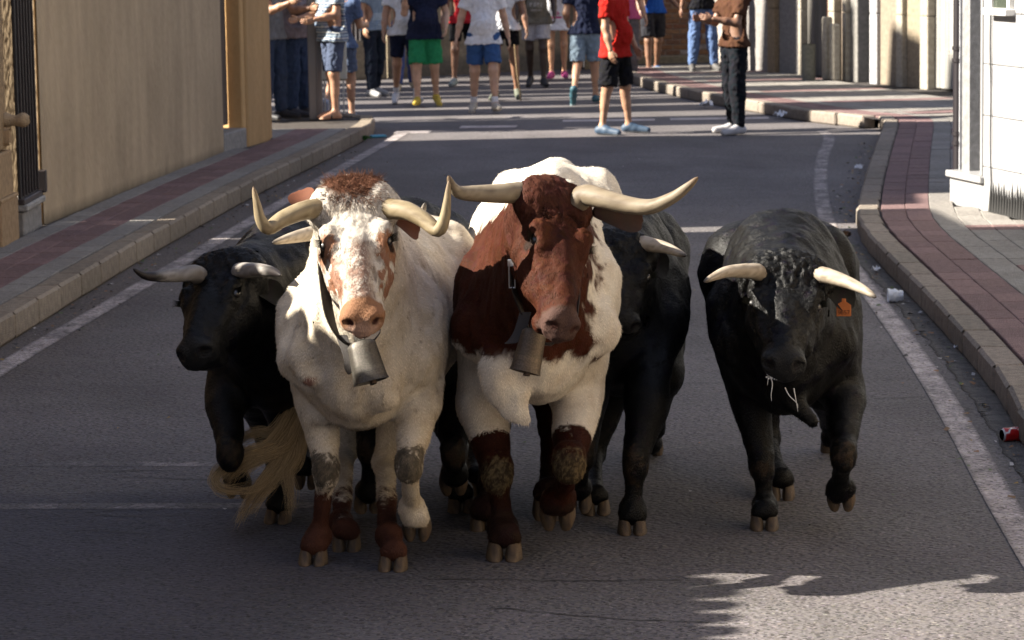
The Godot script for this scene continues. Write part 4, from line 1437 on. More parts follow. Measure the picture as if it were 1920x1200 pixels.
func person_fields(P: Dictionary) -> Dictionary:
	var j: Dictionary = P.j
	var k: float = 1.12 * P.get("h", 1.0)
	var fem: bool = P.get("fem", false)
	var fat: float = P.get("fat", 0.0)
	var b := Field.new()
	var sc := Vector3(1.18 if not fem else 1.05, 1.0, 0.80)
	b.cap(j.waist - Vector3(0, 0.08, 0) * k, j.waist, 0.125 * k, 0.115 * k, 0.06, 0, sc)
	b.cap(j.waist, j.chest, 0.115 * k, 0.135 * k, 0.06, 0, sc)
	b.cap(j.sh0, j.sh1, 0.062 * k, 0.062 * k, 0.08)
	b.cap(j.neck - Vector3(0, 0.04, 0), j.head - Vector3(0, 0.04, 0.02), 0.056 * k, 0.052 * k, 0.03)
	b.ball(j.head + Vector3(0, 0.03, -0.012), 0.096 * k, 0.03, 0, Vector3(0.84, 1.1, 1.05))
	b.ball(j.head + Vector3(0, -0.055, 0.025), 0.058 * k, 0.05, 0, Vector3(0.9, 1.0, 1.1))
	b.cap(j.head + Vector3(0, 0.018, 0.088), j.head + Vector3(0, -0.018, 0.108), 0.010, 0.015, 0.018)
	b.cap(j.head + Vector3(-0.022, -0.062, 0.090), j.head + Vector3(0.022, -0.062, 0.090), 0.008, 0.008, 0.012)
	for q in [-1.0, 1.0]:
		b.ball(j.head + Vector3(q * 0.033, 0.024, 0.092), 0.014, 0.02, 0, Vector3.ONE, true)
		b.ball(j.head + Vector3(q * 0.082, 0.005, -0.012), 0.030, 0.012, 0, Vector3(0.35, 1.0, 0.7))
	var lw: float = P.get("lw", 1.0) * k
	for s in 2:
		var hip: Vector3 = j["hip%d" % s]
		var kn: Vector3 = j["knee%d" % s]
		var an: Vector3 = j["ank%d" % s]
		b.cap(hip, kn, 0.086 * lw, 0.056 * lw, 0.05)
		b.ball(kn + Vector3(0, 0, 0.008), 0.054 * lw, 0.03)
		var shin := (an - kn)
		var rear := shin.normalized().cross(Vector3.RIGHT).normalized()
		if rear.z > 0: rear = -rear
		b.cap(kn, an, 0.050 * lw, 0.034 * lw, 0.04)
		b.cap(kn + shin * 0.18 + rear * 0.020, kn + shin * 0.5 + rear * 0.012, 0.046 * lw, 0.040 * lw, 0.04)
		b.cap(an, j["toe%d" % s].lerp(an, 0.25), 0.034 * k, 0.026 * k, 0.03)
		b.cap(an, j["heel%d" % s], 0.034 * k, 0.030 * k, 0.03)
		b.cap(j["heel%d" % s], j["toe%d" % s], 0.026 * k, 0.024 * k, 0.03)
		if P.get("bare", false):
			for q in 5:
				var t: Vector3 = j["toe%d" % s] + Vector3((q - 2) * 0.017, -0.004, 0.0)
				b.cap(t, t + Vector3(0, -0.004, 0.035 - absf(q - 2) * 0.006), 0.011, 0.010, 0.008)
		var sh: Vector3 = j["sh%d" % s]
		var el: Vector3 = j["el%d" % s]
		var wr: Vector3 = j["wr%d" % s]
		b.cap(sh, el, 0.054 * k, 0.042 * k, 0.05)
		b.cap(el, el.lerp(wr, 0.45), 0.043 * k, 0.040 * k, 0.03)
		b.cap(el.lerp(wr, 0.45), wr, 0.040 * k, 0.027 * k, 0.03)
	var o := {"body": b}
	var t := Field.new()      # the top
	var hem: float = P.get("hem", 0.90) * k
	t.cap(Vector3(-0.085, hem - 0.03, 0), Vector3(0.085, hem - 0.03, 0), (0.150 + fat * 0.6) * k, (0.150 + fat * 0.6) * k, 0.05, 0, Vector3(1.0, 1.0, 0.86))
	t.cap(Vector3(0, hem - 0.02, 0), j.waist, (0.135 + fat) * k, (0.132 + fat) * k, 0.06, 0, sc)
	t.cap(j.waist, j.chest, (0.132 + fat) * k, 0.152 * k, 0.06, 0, sc)
	if fat > 0.0:
		t.ball(j.waist + Vector3(0, 0.08, 0.06), (0.12 + fat) * k, 0.08)
	t.cap(j.sh0 + Vector3(0.015, -0.005, 0), j.sh1 + Vector3(-0.015, -0.005, 0), 0.068 * k, 0.068 * k, 0.07)
	if fem:
		for q in [-1.0, 1.0]:
			t.ball(j.chest + Vector3(q * 0.07, -0.03, 0.085), 0.06, 0.05)
	var sl: float = P.get("sleeve", 0.62)
	for s in 2:
		if sl > 0:
			var sh: Vector3 = j["sh%d" % s]
			var el: Vector3 = j["el%d" % s]
			t.cap(sh, sh.lerp(el, minf(sl, 1.0)), 0.071 * k, (0.074 if sl < 1 else 0.055) * k, 0.05)
			if sl > 1.0:
				t.cap(el, el.lerp(j["wr%d" % s], 0.9), 0.053 * k, 0.04 * k, 0.04)
			else:
				var d := (el - sh).normalized()
				var e := sh.lerp(el, sl)
				t.ball(e + d * 0.16, 0.155 * k, 0.012, 0, Vector3.ONE, true)
	t.ball(Vector3(0, hem - 3.0, 0), 3.0, 0.012, 0, Vector3.ONE, true)
	t.cap(j.neck + Vector3(0, 0.0, 0.0), j.head, 0.066 * k, 0.062 * k, 0.012, 0, Vector3.ONE, true)
	o.top = t
	var d := Field.new()      # shorts, trousers or skirt
	var to: float = P.get("leg", 0.92)      # how far down: under 1 along the thigh, from 1 to 2 along the shin
	d.cap(j.waist - Vector3(0, 0.10, 0) * k, j.waist - Vector3(0, 0.02, 0) * k, (0.128 + fat * 0.5) * k, (0.120 + fat * 0.6) * k, 0.05, 0, sc)
	var wide: float = P.get("wide", 1.0)
	for s in 2:
		var hip: Vector3 = j["hip%d" % s]
		var kn: Vector3 = j["knee%d" % s]
		var an: Vector3 = j["ank%d" % s]
		var e := hip.lerp(kn, minf(to, 1.0))
		d.cap(hip, e, 0.100 * lw, (0.086 if to <= 1.0 else 0.070) * wide * lw, 0.035)
		if to > 1.0:
			d.cap(kn, kn.lerp(an, to - 1.0), 0.072 * wide * lw, 0.056 * wide * lw, 0.04)
			d.cap(kn + Vector3(0, -0.1, -0.02), kn + Vector3(0, -0.2, -0.015), 0.066 * wide * lw, 0.062 * wide * lw, 0.04)
		else:
			var u := (kn - hip).normalized()
			d.ball(e + u * 0.33, 0.32 * k, 0.010, 0, Vector3.ONE, true)
	d.ball(j.waist + Vector3(0, 2.03, 0), 2.0, 0.012, 0, Vector3.ONE, true)
	o.bottom = d
	if not P.get("bare", false):
		for s in 2:
			var f := Field.new()
			var an: Vector3 = j["ank%d" % s]
			var toe: Vector3 = j["toe%d" % s]
			var heel: Vector3 = j["heel%d" % s]
			f.cap(heel + Vector3(0, 0.006, 0), heel.lerp(toe, 0.5) + Vector3(0, 0.018, 0), 0.042 * k, 0.043 * k, 0.03)
			f.cap(heel.lerp(toe, 0.5) + Vector3(0, 0.010, 0), toe + (toe - heel).normalized() * 0.045, 0.044 * k, 0.034 * k, 0.03)
			f.cap(heel.lerp(an, 0.3), an + Vector3(0, -0.005, 0.02), 0.042 * k, 0.042 * k, 0.03)
			f.cap(heel - Vector3(0, 0.018, 0), toe + (toe - heel).normalized() * 0.05 - Vector3(0, 0.012, 0), 0.020, 0.018, 0.008, 0, Vector3(2.1, 1, 1))
			f.cap(an + Vector3(0, 0.05, 0), an + Vector3(0, 0.16, 0), 0.034, 0.05, 0.01, 0, Vector3.ONE, true)
			o["shoe%d" % s] = f
	if P.get("sock", null) != null:
		for s in 2:
			var f := Field.new()
			f.cap(j["ank%d" % s] - Vector3(0, 0.02, 0), j["ank%d" % s].lerp(j["knee%d" % s], 0.20), 0.041 * k, 0.043 * k, 0.02)
			o["sock%d" % s] = f
	var hh := Field.new()
	hh.ball(j.head + Vector3(0, 0.048, -0.024), 0.104 * k, 0.03, 0, Vector3(0.86, 1.06, 1.04))
	hh.ball(j.head + Vector3(0, -0.03, 0.10), 0.090 * k, 0.015, 0, Vector3(0.95, 1.15, 0.9), true)
	if fem:
		hh.cap(j.head + Vector3(0, 0.02, -0.08), j.neck + Vector3(0, -0.12, -0.10), 0.06, 0.045, 0.05)
	o.hair = hh
	return o

func hand_shape() -> Dictionary:       # a right hand, fingers along -y, palm towards +x inward, thumb to +z
	var f := Field.new()
	f.cap(Vector3(0, 0.0, 0), Vector3(0, -0.05, -0.012), 0.024, 0.024, 0.02, 0, Vector3(0.55, 1, 1))
	f.cap(Vector3(0, -0.02, 0.010), Vector3(0, -0.075, 0.018), 0.022, 0.020, 0.02, 0, Vector3(0.55, 1, 1))
	f.cap(Vector3(0, -0.03, -0.012), Vector3(0, -0.075, -0.022), 0.022, 0.018, 0.02, 0, Vector3(0.55, 1, 1))
	for q in 4:
		var z := 0.030 - q * 0.020
		var l: float = [0.072, 0.082, 0.076, 0.060][q]
		var a := Vector3(0, -0.080 + absf(q - 1) * 0.004, z)
		var b := a + Vector3(-0.010, -l * 0.45, 0)
		var c := b + Vector3(-0.020, -l * 0.30, 0)
		f.cap(a, b, 0.0088, 0.0082, 0.004)
		f.cap(b, c, 0.0082, 0.0076, 0.004)
		f.cap(c, c + Vector3(-0.016, -l * 0.14, 0), 0.0076, 0.0068, 0.004)
	f.cap(Vector3(0, -0.018, 0.022), Vector3(-0.010, -0.048, 0.050), 0.013, 0.0105, 0.010)
	f.cap(Vector3(-0.010, -0.048, 0.050), Vector3(-0.016, -0.082, 0.056), 0.0100, 0.0080, 0.005)
	return f.mesh(0.0055)

func person_jobs(P: Dictionary, jobs: Array) -> void:
	pose(P)
	var F := person_fields(P)
	P.F = F
	P.out = {}
	for n in F:
		jobs.append({"field": F[n], "cell": 0.011 if n.begins_with("shoe") else 0.013 if n == "hair" else 0.0155, "part": 3, "to": P.out, "key": n, "person": P})

func dress(P: Dictionary, key: String, d: Dictionary) -> void:
	var v: PackedVector3Array = d.v
	var n: PackedVector3Array = d.n
	var c := PackedColorArray()
	var k: float = 1.12 * P.get("h", 1.0)
	var seed: Vector3 = P.at * 3.0
	for i in v.size():
		var p := v[i]
		var col: Color
		if key == "body":
			col = P.skin * (1.0 + N(p + seed, 8.0) * 0.25)
		elif key == "hair":
			col = P.hair
			v[i] = p + n[i] * N(p + seed, 60.0) * 0.006
		elif key.begins_with("shoe"):
			var lowest: float = minf(P.j["toe" + key[4]].y, P.j["heel" + key[4]].y)
			col = P.sole if p.y < lowest - 0.018 and n[i].y < 0.3 else P.shoe
		elif key.begins_with("sock"):
			col = P.sock
		else:
			col = P[key]
			if key == "top":
				match P.get("print", ""):
					"stripes":
						var w := fposmod(p.y / 0.072, 1.0)
						col = [Color(0.55, 0.56, 0.52), Color(0.10, 0.15, 0.25), Color(0.32, 0.38, 0.42), Color(0.06, 0.09, 0.17)][int(w * 4.0)]
					"fine stripes":
						col = col if fposmod(p.y / 0.03, 1.0) < 0.6 else Color(0.10, 0.16, 0.26)
					"band":
						if n[i].z > 0.3 and absf(p.y - 1.03) < 0.016 and absf(p.x) < 0.085: col = Color(0.55, 0.05, 0.22)
						if n[i].z > 0.3 and absf(p.y - 1.10) < 0.035 and absf(p.x) < 0.05 and N(p, 40.0) > -0.1: col = Color(0.50, 0.10, 0.20)
					"marks":
						if n[i].z > 0.3 and absf(p.x) < 0.10 and (absf(p.y - 1.30) < 0.03 and N(p, 45.0) > 0.0 or absf(p.y - 1.22) < 0.012 and N(p, 60.0) > -0.1): col = Color(0.40, 0.38, 0.36)
			col = col * (1.0 + N(p + seed, 12.0) * 0.18)
			# folds: pulled diagonals and ripples at the hem
			var w := sin(p.y * 55.0 + p.x * 40.0 * signf(p.x) + N(p + seed, 6.0) * 7.0) * 0.0045 + N((p + seed) * Vector3(1, 0.45, 1), 16.0) * 0.010
			v[i] = p + n[i] * w
		c.append(col)
	d.v = v
	d.c = c
	if key in ["top", "bottom", "hair"]:
		d.n = Field.normals(v, d.i)

func person_build(P: Dictionary, hand: Dictionary) -> void:
	var o := thing("person", P.label, "person", P.at)
	o.rotation.y = deg_to_rad(P.yaw)
	var s := Soup.new()
	s.put(P.out.body)
	for q in 2:
		var fd: Vector3 = P.j["fd%d" % q]
		var y := -fd
		var z := (Vector3.BACK - y * y.z).normalized() if absf(y.z) < 0.8 else (Vector3.UP - y * y.y).normalized()
		var x := y.cross(z)
		if q == 0: x = -x
		var t := Transform3D(Basis(x, y, z), P.j["wr%d" % q] + fd * 0.012)
		s.put(hand, t, P.skin)
	obj("body", s, M.skin, o)
	for n in ["top", "bottom"]:
		var name: String = P.get(n + "_name", {"top": "shirt", "bottom": "shorts" if P.get("leg", 0.92) < 1.3 else "trousers"}[n])
		var b := Soup.new()
		b.put(P.out[n])
		obj(name, b, M.cloth, o)
	var h := Soup.new()
	h.put(P.out.hair)
	obj("hair", h, M.hair, o)
	for n in ["sock0", "sock1"]:
		if P.out.has(n):
			var b := Soup.new()
			b.put(P.out[n])
			obj("sock", b, M.cloth, o)
	for n in ["shoe0", "shoe1"]:
		if P.out.has(n):
			var b := Soup.new()
			b.put(P.out[n])
			obj("shoe", b, M.shoe, o)
	for q in [-1.0, 1.0]:
		var e := SphereMesh.new()
		e.radius = 0.0115
		e.height = 0.023
		e.radial_segments = 12
		e.rings = 6
		obj("eye", e, M.eye_white, o, Transform3D(Basis(), P.j.head + Vector3(q * 0.033, 0.024, 0.084)))
	if P.get("bare", false):
		for q in 2:
			var f := Soup.new()
			var a: Vector3 = P.j["heel%d" % q]
			var b: Vector3 = P.j["toe%d" % q]
			f.box(Vector3(-0.045, -0.04, -0.04), Vector3(0.045, -0.028, 0.24), Color(0.02, 0.017, 0.015), Transform3D(Basis(), Vector3(lerpf(a.x, b.x, 0.5), a.y, a.z)), 0.005)
			f.box(Vector3(-0.045, -0.028, 0.12), Vector3(0.045, 0.03, 0.135), Color(0.02, 0.017, 0.015), Transform3D(Basis(), Vector3(lerpf(a.x, b.x, 0.5), a.y, a.z)), 0.004)
			obj("flip_flop", f, M.plain, o)

func people() -> Array:
	var tan := Color(0.36, 0.20, 0.125)
	var dark := Color(0.20, 0.105, 0.065)
	var fair := Color(0.46, 0.28, 0.19)
	var brown := Color(0.03, 0.02, 0.014)
	var grey := Color(0.16, 0.15, 0.14)
	var navy := Color(0.018, 0.022, 0.045)
	var denim := Color(0.085, 0.125, 0.21)
	var jeans := Color(0.045, 0.065, 0.115)
	var white := Color(0.74, 0.75, 0.78)
	var black := Color(0.014, 0.014, 0.016)
	var down := [[4, 8, 14, 0], [4, 8, 14, 0]]
	var L := []
	# on the left pavement
	L.append({"label": "person in striped shirt and denim shorts with flip-flops, at the steel post", "at": Vector3(-2.17, 0.17, -37.2), "yaw": -62.0, "h": 1.0, "fat": 0.03, "skin": tan, "hair": grey,
		"top": Color(0.4, 0.45, 0.48), "print": "stripes", "bottom": Color(0.075, 0.095, 0.15), "leg": 0.98, "bare": true, "shoe": black, "sole": black,
		"legs": [[-3, 2, 2, 0], [6, 6, 2, 0]], "arms": [[18, 6, 62, 10], [14, 6, 66, 12]], "hem": 0.88})
	L.append({"label": "person with grey bag and mauve shirt in blue jeans, behind the orange pillar", "at": Vector3(-2.70, 0.17, -38.0), "yaw": 70.0, "h": 1.0, "fat": 0.07, "skin": dark, "hair": brown,
		"top": Color(0.27, 0.23, 0.24), "bottom": jeans, "leg": 1.9, "wide": 1.25, "shoe": Color(0.05, 0.05, 0.06), "sole": Color(0.1, 0.1, 0.1),
		"legs": [[2, 2, 4, 0], [4, 4, 4, 0]], "arms": [[30, 8, 80, 14], [24, 8, 95, 20]], "hem": 0.90})
	L.append({"label": "person in grey shirt with arms raised, half hidden behind the orange pillar edge", "at": Vector3(-2.95, 0.17, -37.4), "yaw": 60.0, "h": 1.0, "skin": tan, "hair": brown,
		"top": Color(0.20, 0.21, 0.23), "bottom": jeans, "leg": 1.9, "wide": 1.2, "shoe": black, "sole": grey,
		"legs": [[0, 2, 3, 0], [3, 4, 3, 0]], "arms": [[40, 8, 70, 10], [36, 8, 60, 16]]})
	L.append({"label": "person in pale blue fine striped shirt and dark trousers beside the left corner", "at": Vector3(-2.02, 0.0, -45.5), "yaw": 40.0, "h": 1.0, "skin": tan, "hair": brown,
		"top": Color(0.33, 0.40, 0.47), "print": "fine stripes", "bottom": Color(0.02, 0.026, 0.04), "leg": 1.9, "wide": 1.15, "shoe": Color(0.35, 0.35, 0.36), "sole": Color(0.6, 0.6, 0.6),
		"legs": [[8, 6, 2, 0], [-8, 6, 2, 5]], "arms": [[5, 8, 20, 0], [-8, 8, 20, 0]]})
	L.append({"label": "person running away with one black soled shoe kicked up beside the left kerb corner", "at": Vector3(-2.20, 0.0, -39.4), "yaw": 168.0, "h": 0.97, "skin": tan, "hair": brown,
		"top": Color(0.10, 0.14, 0.24), "bottom": Color(0.10, 0.13, 0.2), "leg": 0.8, "shoe": Color(0.36, 0.40, 0.52), "sole": Color(0.02, 0.02, 0.02),
		"legs": [[10, 12, 1, 0], [4, 58, 1, 62]], "arms": [[20, 8, 70, 5], [-20, 8, 70, 5]]})
	# on the road
	L.append({"label": "person in white shirt and navy shorts walking behind the green shorts", "at": Vector3(-1.48, 0, -43.2), "yaw": 6.0, "h": 1.0, "fat": 0.01, "skin": tan, "hair": brown,
		"top": white, "bottom": navy, "leg": 0.80, "shoe": Color(0.55, 0.56, 0.60), "sole": Color(0.08, 0.08, 0.09), "sock": Color(0.6, 0.6, 0.63),
		"legs": [[-10, 14, 1, 14], [16, 6, 2, -8]], "arms": [[6, 12, 16, 4], [-6, 12, 22, 4]]})
	L.append({"label": "person in long blue jeans and blue shirt farther back on the left", "at": Vector3(-1.60, 0, -47.0), "yaw": 10.0, "h": 0.98, "skin": fair, "hair": brown,
		"top": Color(0.10, 0.13, 0.30), "bottom": Color(0.09, 0.12, 0.28), "leg": 1.9, "wide": 1.2, "shoe": Color(0.45, 0.38, 0.25), "sole": Color(0.4, 0.36, 0.3),
		"legs": [[8, 6, 2, 0], [-8, 10, 2, 8]], "arms": [[5, 10, 16, 0], [-6, 10, 16, 0]]})
	L.append({"label": "person in navy shirt and bright green shorts with yellow shoes, hand to mouth", "at": Vector3(-1.18, 0, -42.6), "yaw": 4.0, "h": 1.0, "fat": 0.03, "skin": fair, "hair": brown,
		"top": navy * 1.1, "bottom": Color(0.03, 0.24, 0.10), "leg": 0.98, "wide": 1.28, "lw": 1.02, "shoe": Color(0.50, 0.35, 0.03), "sole": Color(0.6, 0.5, 0.2),
		"legs": [[10, 4, 1, -4], [0, 22, 3, 14]], "arms": [[22, 14, 128, 16], [-4, 20, 46, 24]], "hem": 0.86})
	L.append({"label": "person in red shirt and black shorts farther back behind the denim shorts", "at": Vector3(-0.72, 0, -48.2), "yaw": -4.0, "h": 1.0, "skin": dark, "hair": brown,
		"top": Color(0.50, 0.03, 0.04), "bottom": black, "leg": 0.75, "shoe": Color(0.25, 0.30, 0.30), "sole": Color(0.35, 0.35, 0.35),
		"legs": [[8, 6, 2, 0], [-10, 12, 2, 8]], "arms": [[10, 10, 20, 0], [-8, 10, 30, 0]]})
	L.append({"label": "person in white shirt and blue denim shorts with grey trainers, walking in the middle", "at": Vector3(-0.33, 0, -40.9), "yaw": 3.0, "h": 1.0, "fat": 0.015, "skin": fair, "hair": grey,
		"top": white, "bottom": Color(0.045, 0.10, 0.24), "leg": 0.84, "wide": 1.12, "lw": 1.05, "shoe": Color(0.42, 0.38, 0.32), "sole": Color(0.7, 0.68, 0.62), "sock": Color(0.7, 0.7, 0.72),
		"legs": [[-6, 10, 2, 6], [14, 5, 2, -8]], "arms": [[-2, 16, 14, 2], [-6, 14, 10, 2]], "hem": 0.84})
	L.append({"label": "person in white shirt and short black shorts holding a cane", "at": Vector3(-0.05, 0, -44.0), "yaw": -6.0, "h": 1.02, "skin": dark * 1.2, "hair": brown,
		"top": white * 0.95, "bottom": black, "leg": 0.62, "shoe": Color(0.10, 0.11, 0.08), "sole": Color(0.2, 0.2, 0.18),
		"legs": [[10, 6, 1, 0], [-8, 10, 3, 8]], "arms": [[0, 10, 10, 0], [4, 12, 14, 0]]})
	L.append({"label": "person in grey brown printed shirt and pale grey shorts with black shoes", "at": Vector3(0.45, 0, -47.4), "yaw": 0.0, "h": 1.04, "fat": 0.02, "skin": Color(0.045, 0.026, 0.018), "hair": black,
		"top": Color(0.16, 0.145, 0.12), "print": "marks", "bottom": Color(0.40, 0.39, 0.42), "leg": 0.78, "wide": 1.15, "shoe": black, "sole": black,
		"legs": [[-6, 12, -1, 10], [10, 8, 0, 0]], "arms": [[4, 10, 20, 4], [-2, 12, 40, 10]], "hem": 0.86})
	L.append({"label": "person in short white dress with pink belt and pink shoes", "at": Vector3(0.83, 0, -49.9), "yaw": -4.0, "h": 0.98, "fem": true, "skin": Color(0.52, 0.29, 0.17), "hair": Color(0.05, 0.03, 0.02),
		"top": white * 1.05, "print": "band", "bottom": white * 1.05, "leg": 0.42, "lw": 0.88, "top_name": "dress", "bottom_name": "skirt", "shoe": Color(0.50, 0.06, 0.24), "sole": Color(0.7, 0.6, 0.62), "sleeve": 0.0, "hem": 0.74,
		"legs": [[3, 4, 0, 0], [-3, 4, 0, 0]], "arms": [[40, 4, 105, 36], [38, 4, 100, 34]]})
	L.append({"label": "person in navy shirt and pale denim shorts running away with one foot lifted", "at": Vector3(1.10, 0, -42.5), "yaw": 172.0, "h": 1.0, "skin": tan, "hair": brown,
		"top": navy, "bottom": Color(0.22, 0.29, 0.36), "leg": 0.95, "wide": 1.15, "shoe": Color(0.03, 0.10, 0.13), "sole": Color(0.30, 0.42, 0.46),
		"legs": [[14, 10, 1, 0], [-2, 44, 1, 50]], "arms": [[30, 10, 80, 10], [-10, 10, 70, 8]]})
	L.append({"label": "person in red shirt and long black shorts standing with blue shoes", "at": Vector3(1.30, 0, -36.3), "yaw": 62.0, "h": 1.0, "fat": 0.025, "skin": tan, "hair": brown,
		"top": Color(0.42, 0.022, 0.016), "bottom": black, "leg": 0.99, "wide": 1.22, "shoe": Color(0.04, 0.075, 0.13), "sole": Color(0.32, 0.37, 0.42),
		"legs": [[-4, 2, 6, 0], [6, 4, 7, 0]], "arms": [[2, 10, 16, 2], [6, 8, 20, 2]], "hem": 0.84})
	L.append({"label": "person in pink shirt and grey trousers behind the one in red", "at": Vector3(1.95, 0, -49.0), "yaw": 20.0, "h": 1.0, "skin": fair, "hair": brown,
		"top": Color(0.48, 0.10, 0.22), "bottom": Color(0.14, 0.13, 0.14), "leg": 1.9, "wide": 1.15, "shoe": black, "sole": black,
		"legs": [[4, 4, 2, 0], [-4, 4, 2, 0]], "arms": [[0, 8, 14, 0], [0, 8, 20, 0]]})
	L.append({"label": "person in bright blue shirt and dark shorts with grey leggings", "at": Vector3(2.45, 0.0, -50.6), "yaw": 24.0, "h": 1.02, "skin": dark, "hair": brown,
		"top": Color(0.018, 0.075, 0.32), "bottom": Color(0.03, 0.03, 0.036), "leg": 0.9, "wide": 1.2, "shoe": Color(0.05, 0.10, 0.22), "sole": Color(0.2, 0.2, 0.3), "hem": 0.92,
		"legs": [[10, 6, 2, 0], [-10, 10, 5, 6]], "arms": [[10, 14, 30, 0], [-10, 22, 50, 0]]})
	L.append({"label": "person in black shirt and blue jeans by the brick wall", "at": Vector3(3.18, 0.15, -48.8), "yaw": 8.0, "h": 1.0, "skin": dark, "hair": black,
		"top": black, "bottom": Color(0.11, 0.17, 0.32), "leg": 1.9, "wide": 1.15, "shoe": Color(0.09, 0.085, 0.08), "sole": Color(0.5, 0.5, 0.5),
		"legs": [[0, 4, 4, 0], [6, 4, 4, 0]], "arms": [[-4, 14, 10, 0], [2, 12, 16, 0]]})
	L.append({"label": "person in dark brown shirt and black trousers with white shoes, standing at the corner kerb", "at": Vector3(2.72, 0, -36.0), "yaw": -64.0, "h": 1.02, "skin": dark, "hair": brown,
		"top": Color(0.075, 0.036, 0.022), "bottom": Color(0.012, 0.013, 0.018), "leg": 1.92, "wide": 1.15, "shoe": Color(0.50, 0.49, 0.50), "sole": Color(0.62, 0.61, 0.60), "sleeve": 0.7,
		"legs": [[-4, 4, 5, 0], [6, 6, 5, 0]], "arms": [[24, 6, 76, 24], [22, 6, 80, 26]], "hem": 0.92})
	return L

func build_small_things() -> void:
	var s := Soup.new()
	# the cane
	s.tube([Vector3(0.10, 0.82, -43.75), Vector3(0.13, 0.4, -43.7), Vector3(0.18, 0.0, -43.6)], [0.012, 0.011, 0.009], [Color(0.25, 0.17, 0.09), Color(0.25, 0.17, 0.09), Color(0.2, 0.13, 0.07)], 8)
	tag(obj("walking_cane", s, M.wood), "thin wooden cane held by the person in black shorts", "cane")
	# the red can in the right gutter
	var can := thing("drink_can", "crushed red drink can with white lettering lying in the right gutter", "can", Vector3(2.41, 0.035, -14.22))
	can.rotation = Vector3(0, 0.30, 0)
	s = Soup.new()
	var rows := []
	var cols := []
	for k in 25:
		var u := k / 24.0
		var row := []
		var cc := []
		for q in 28:
			var a := TAU * q / 28.0
			var rad := 0.033
			if k < 3: rad = lerpf(0.026, 0.033, k / 3.0)
			if k > 22: rad = lerpf(0.033, 0.027, (k - 22) / 2.0)
			rad *= 1.0 + N(Vector3(u * 2.0, cos(a), sin(a)), 1.5) * 0.12 * float(k > 2 and k < 23)
			row.append(Vector3(-0.06 + u * 0.12, sin(a) * rad, cos(a) * rad))
			var c := Color(0.45, 0.012, 0.015)
			var w := sin(u * 9.0 + 0.6) * 0.5 + a - 0.9
			if absf(w) < 0.16 or (absf(a - 1.9 - sin(u * 26.0) * 0.22) < 0.12 and u > 0.15 and u < 0.8):
				c = Color(0.7, 0.68, 0.66)
			if k < 2 or k > 23: c = Color(0.45, 0.45, 0.46)
			cc.append(c)
		rows.append(row)
		cols.append(cc)
	s.grid(rows, cols, true)
	for e in [0, 24]:
		var o := s.v.size()
		s.v.append(Vector3(-0.058 if e == 0 else 0.058, 0, 0)); s.n.append(Vector3(-1 if e == 0 else 1, 0, 0)); s.c.append(Color(0.42, 0.42, 0.43))
		for q in 28:
			s.v.append(rows[e][q]); s.n.append(Vector3(-1 if e == 0 else 1, 0, 0)); s.c.append(Color(0.42, 0.42, 0.43))
		for q in 28:
			s.i.append_array([o, o + 1 + q, o + 1 + (q + 1) % 28])
	obj("shell", s, M.can, can)
	# the crumpled clear cup by the kerb
	var cup := thing("plastic_cup", "crumpled clear plastic cup against the right kerb", "cup", Vector3(2.54, 0.0, -19.62))
	s = Soup.new()
	rows = []
	cols = []
	for k in 12:
		var u := k / 11.0
		var row := []
		for q in 22:
			var a := TAU * q / 22.0
			var rad := lerpf(0.046, 0.032, u) * (1.0 + N(Vector3(u * 3, cos(a) * 1.2, sin(a) * 1.2), 1.3) * 0.35)
			row.append(Vector3(-0.05 + u * 0.10, 0.045 + sin(a) * rad, cos(a) * rad))
		rows.append(row)
		cols.append(Color(0.72, 0.76, 0.82))
	s.grid(rows, cols, true)
	obj("cup", s, M.cup, cup)
	# scraps of paper, leaves, pebbles
	var r := RandomNumberGenerator.new()
	r.seed = 99
	var scraps := [[Vector3(3.0, 0.02, -25.0), 0.05, "white scrap of paper in the gutter at the sunlit strip"], [Vector3(3.55, 0.02, -30.3), 0.06, "white crumpled paper at the far kerb dip"], [Vector3(3.42, 0.02, -28.2), 0.07, "white rag lying beyond the sunlit strip"], [Vector3(2.72, 0.03, -41.2), 0.12, "bluish white crumpled bag at the far kerb"], [Vector3(3.5, 0.03, -38.6), 0.11, "white and pink crumpled wrapper by the corner kerb"], [Vector3(2.62, 0.02, -21.3), 0.04, "pale scrap in the right gutter behind the cup"], [Vector3(2.60, 0.02, -17.3), 0.025, "tiny pale scrap in the right gutter beside the edge line"]]
	for q in scraps:
		s = Soup.new()
		var m := 8
		rows = []
		cols = []
		for a in m:
			var row := []
			for b in m:
				var p: Vector3 = Vector3((a / 7.0 - 0.5) * 2, 0, (b / 7.0 - 0.5) * 2) * q[1] * 0.65
				p.y = absf(N(Vector3(a, q[1] * 100, b), 0.35)) * q[1] * 1.3
				row.append(p)
			rows.append(row)
			cols.append(Color(0.66, 0.67, 0.70))
		s.grid(rows, cols)
		tag(obj("paper_scrap", s, M.plain, self, Transform3D(Basis(Vector3.UP, r.randf() * 6.0), q[0])), q[2], "litter")
	s = Soup.new()
	for k in 12:
		var pts := [Vector3(2.60, 0.02, -23.55), Vector3(2.60 + r.randf_range(-0.1, 0.1), 0.06, -23.55 + r.randf_range(-0.1, 0.1)), Vector3(2.60 + r.randf_range(-0.16, 0.16), 0.01, -23.55 + r.randf_range(-0.16, 0.16))]
		lock(s, pts, 0.03, Color(0.12, 0.065, 0.035), Vector3(1, 0, 0.4))
	tag(obj("dry_leaf", s, M.plain), "curled brown dry leaf at the start of the right kerb", "leaf")
	s = Soup.new()
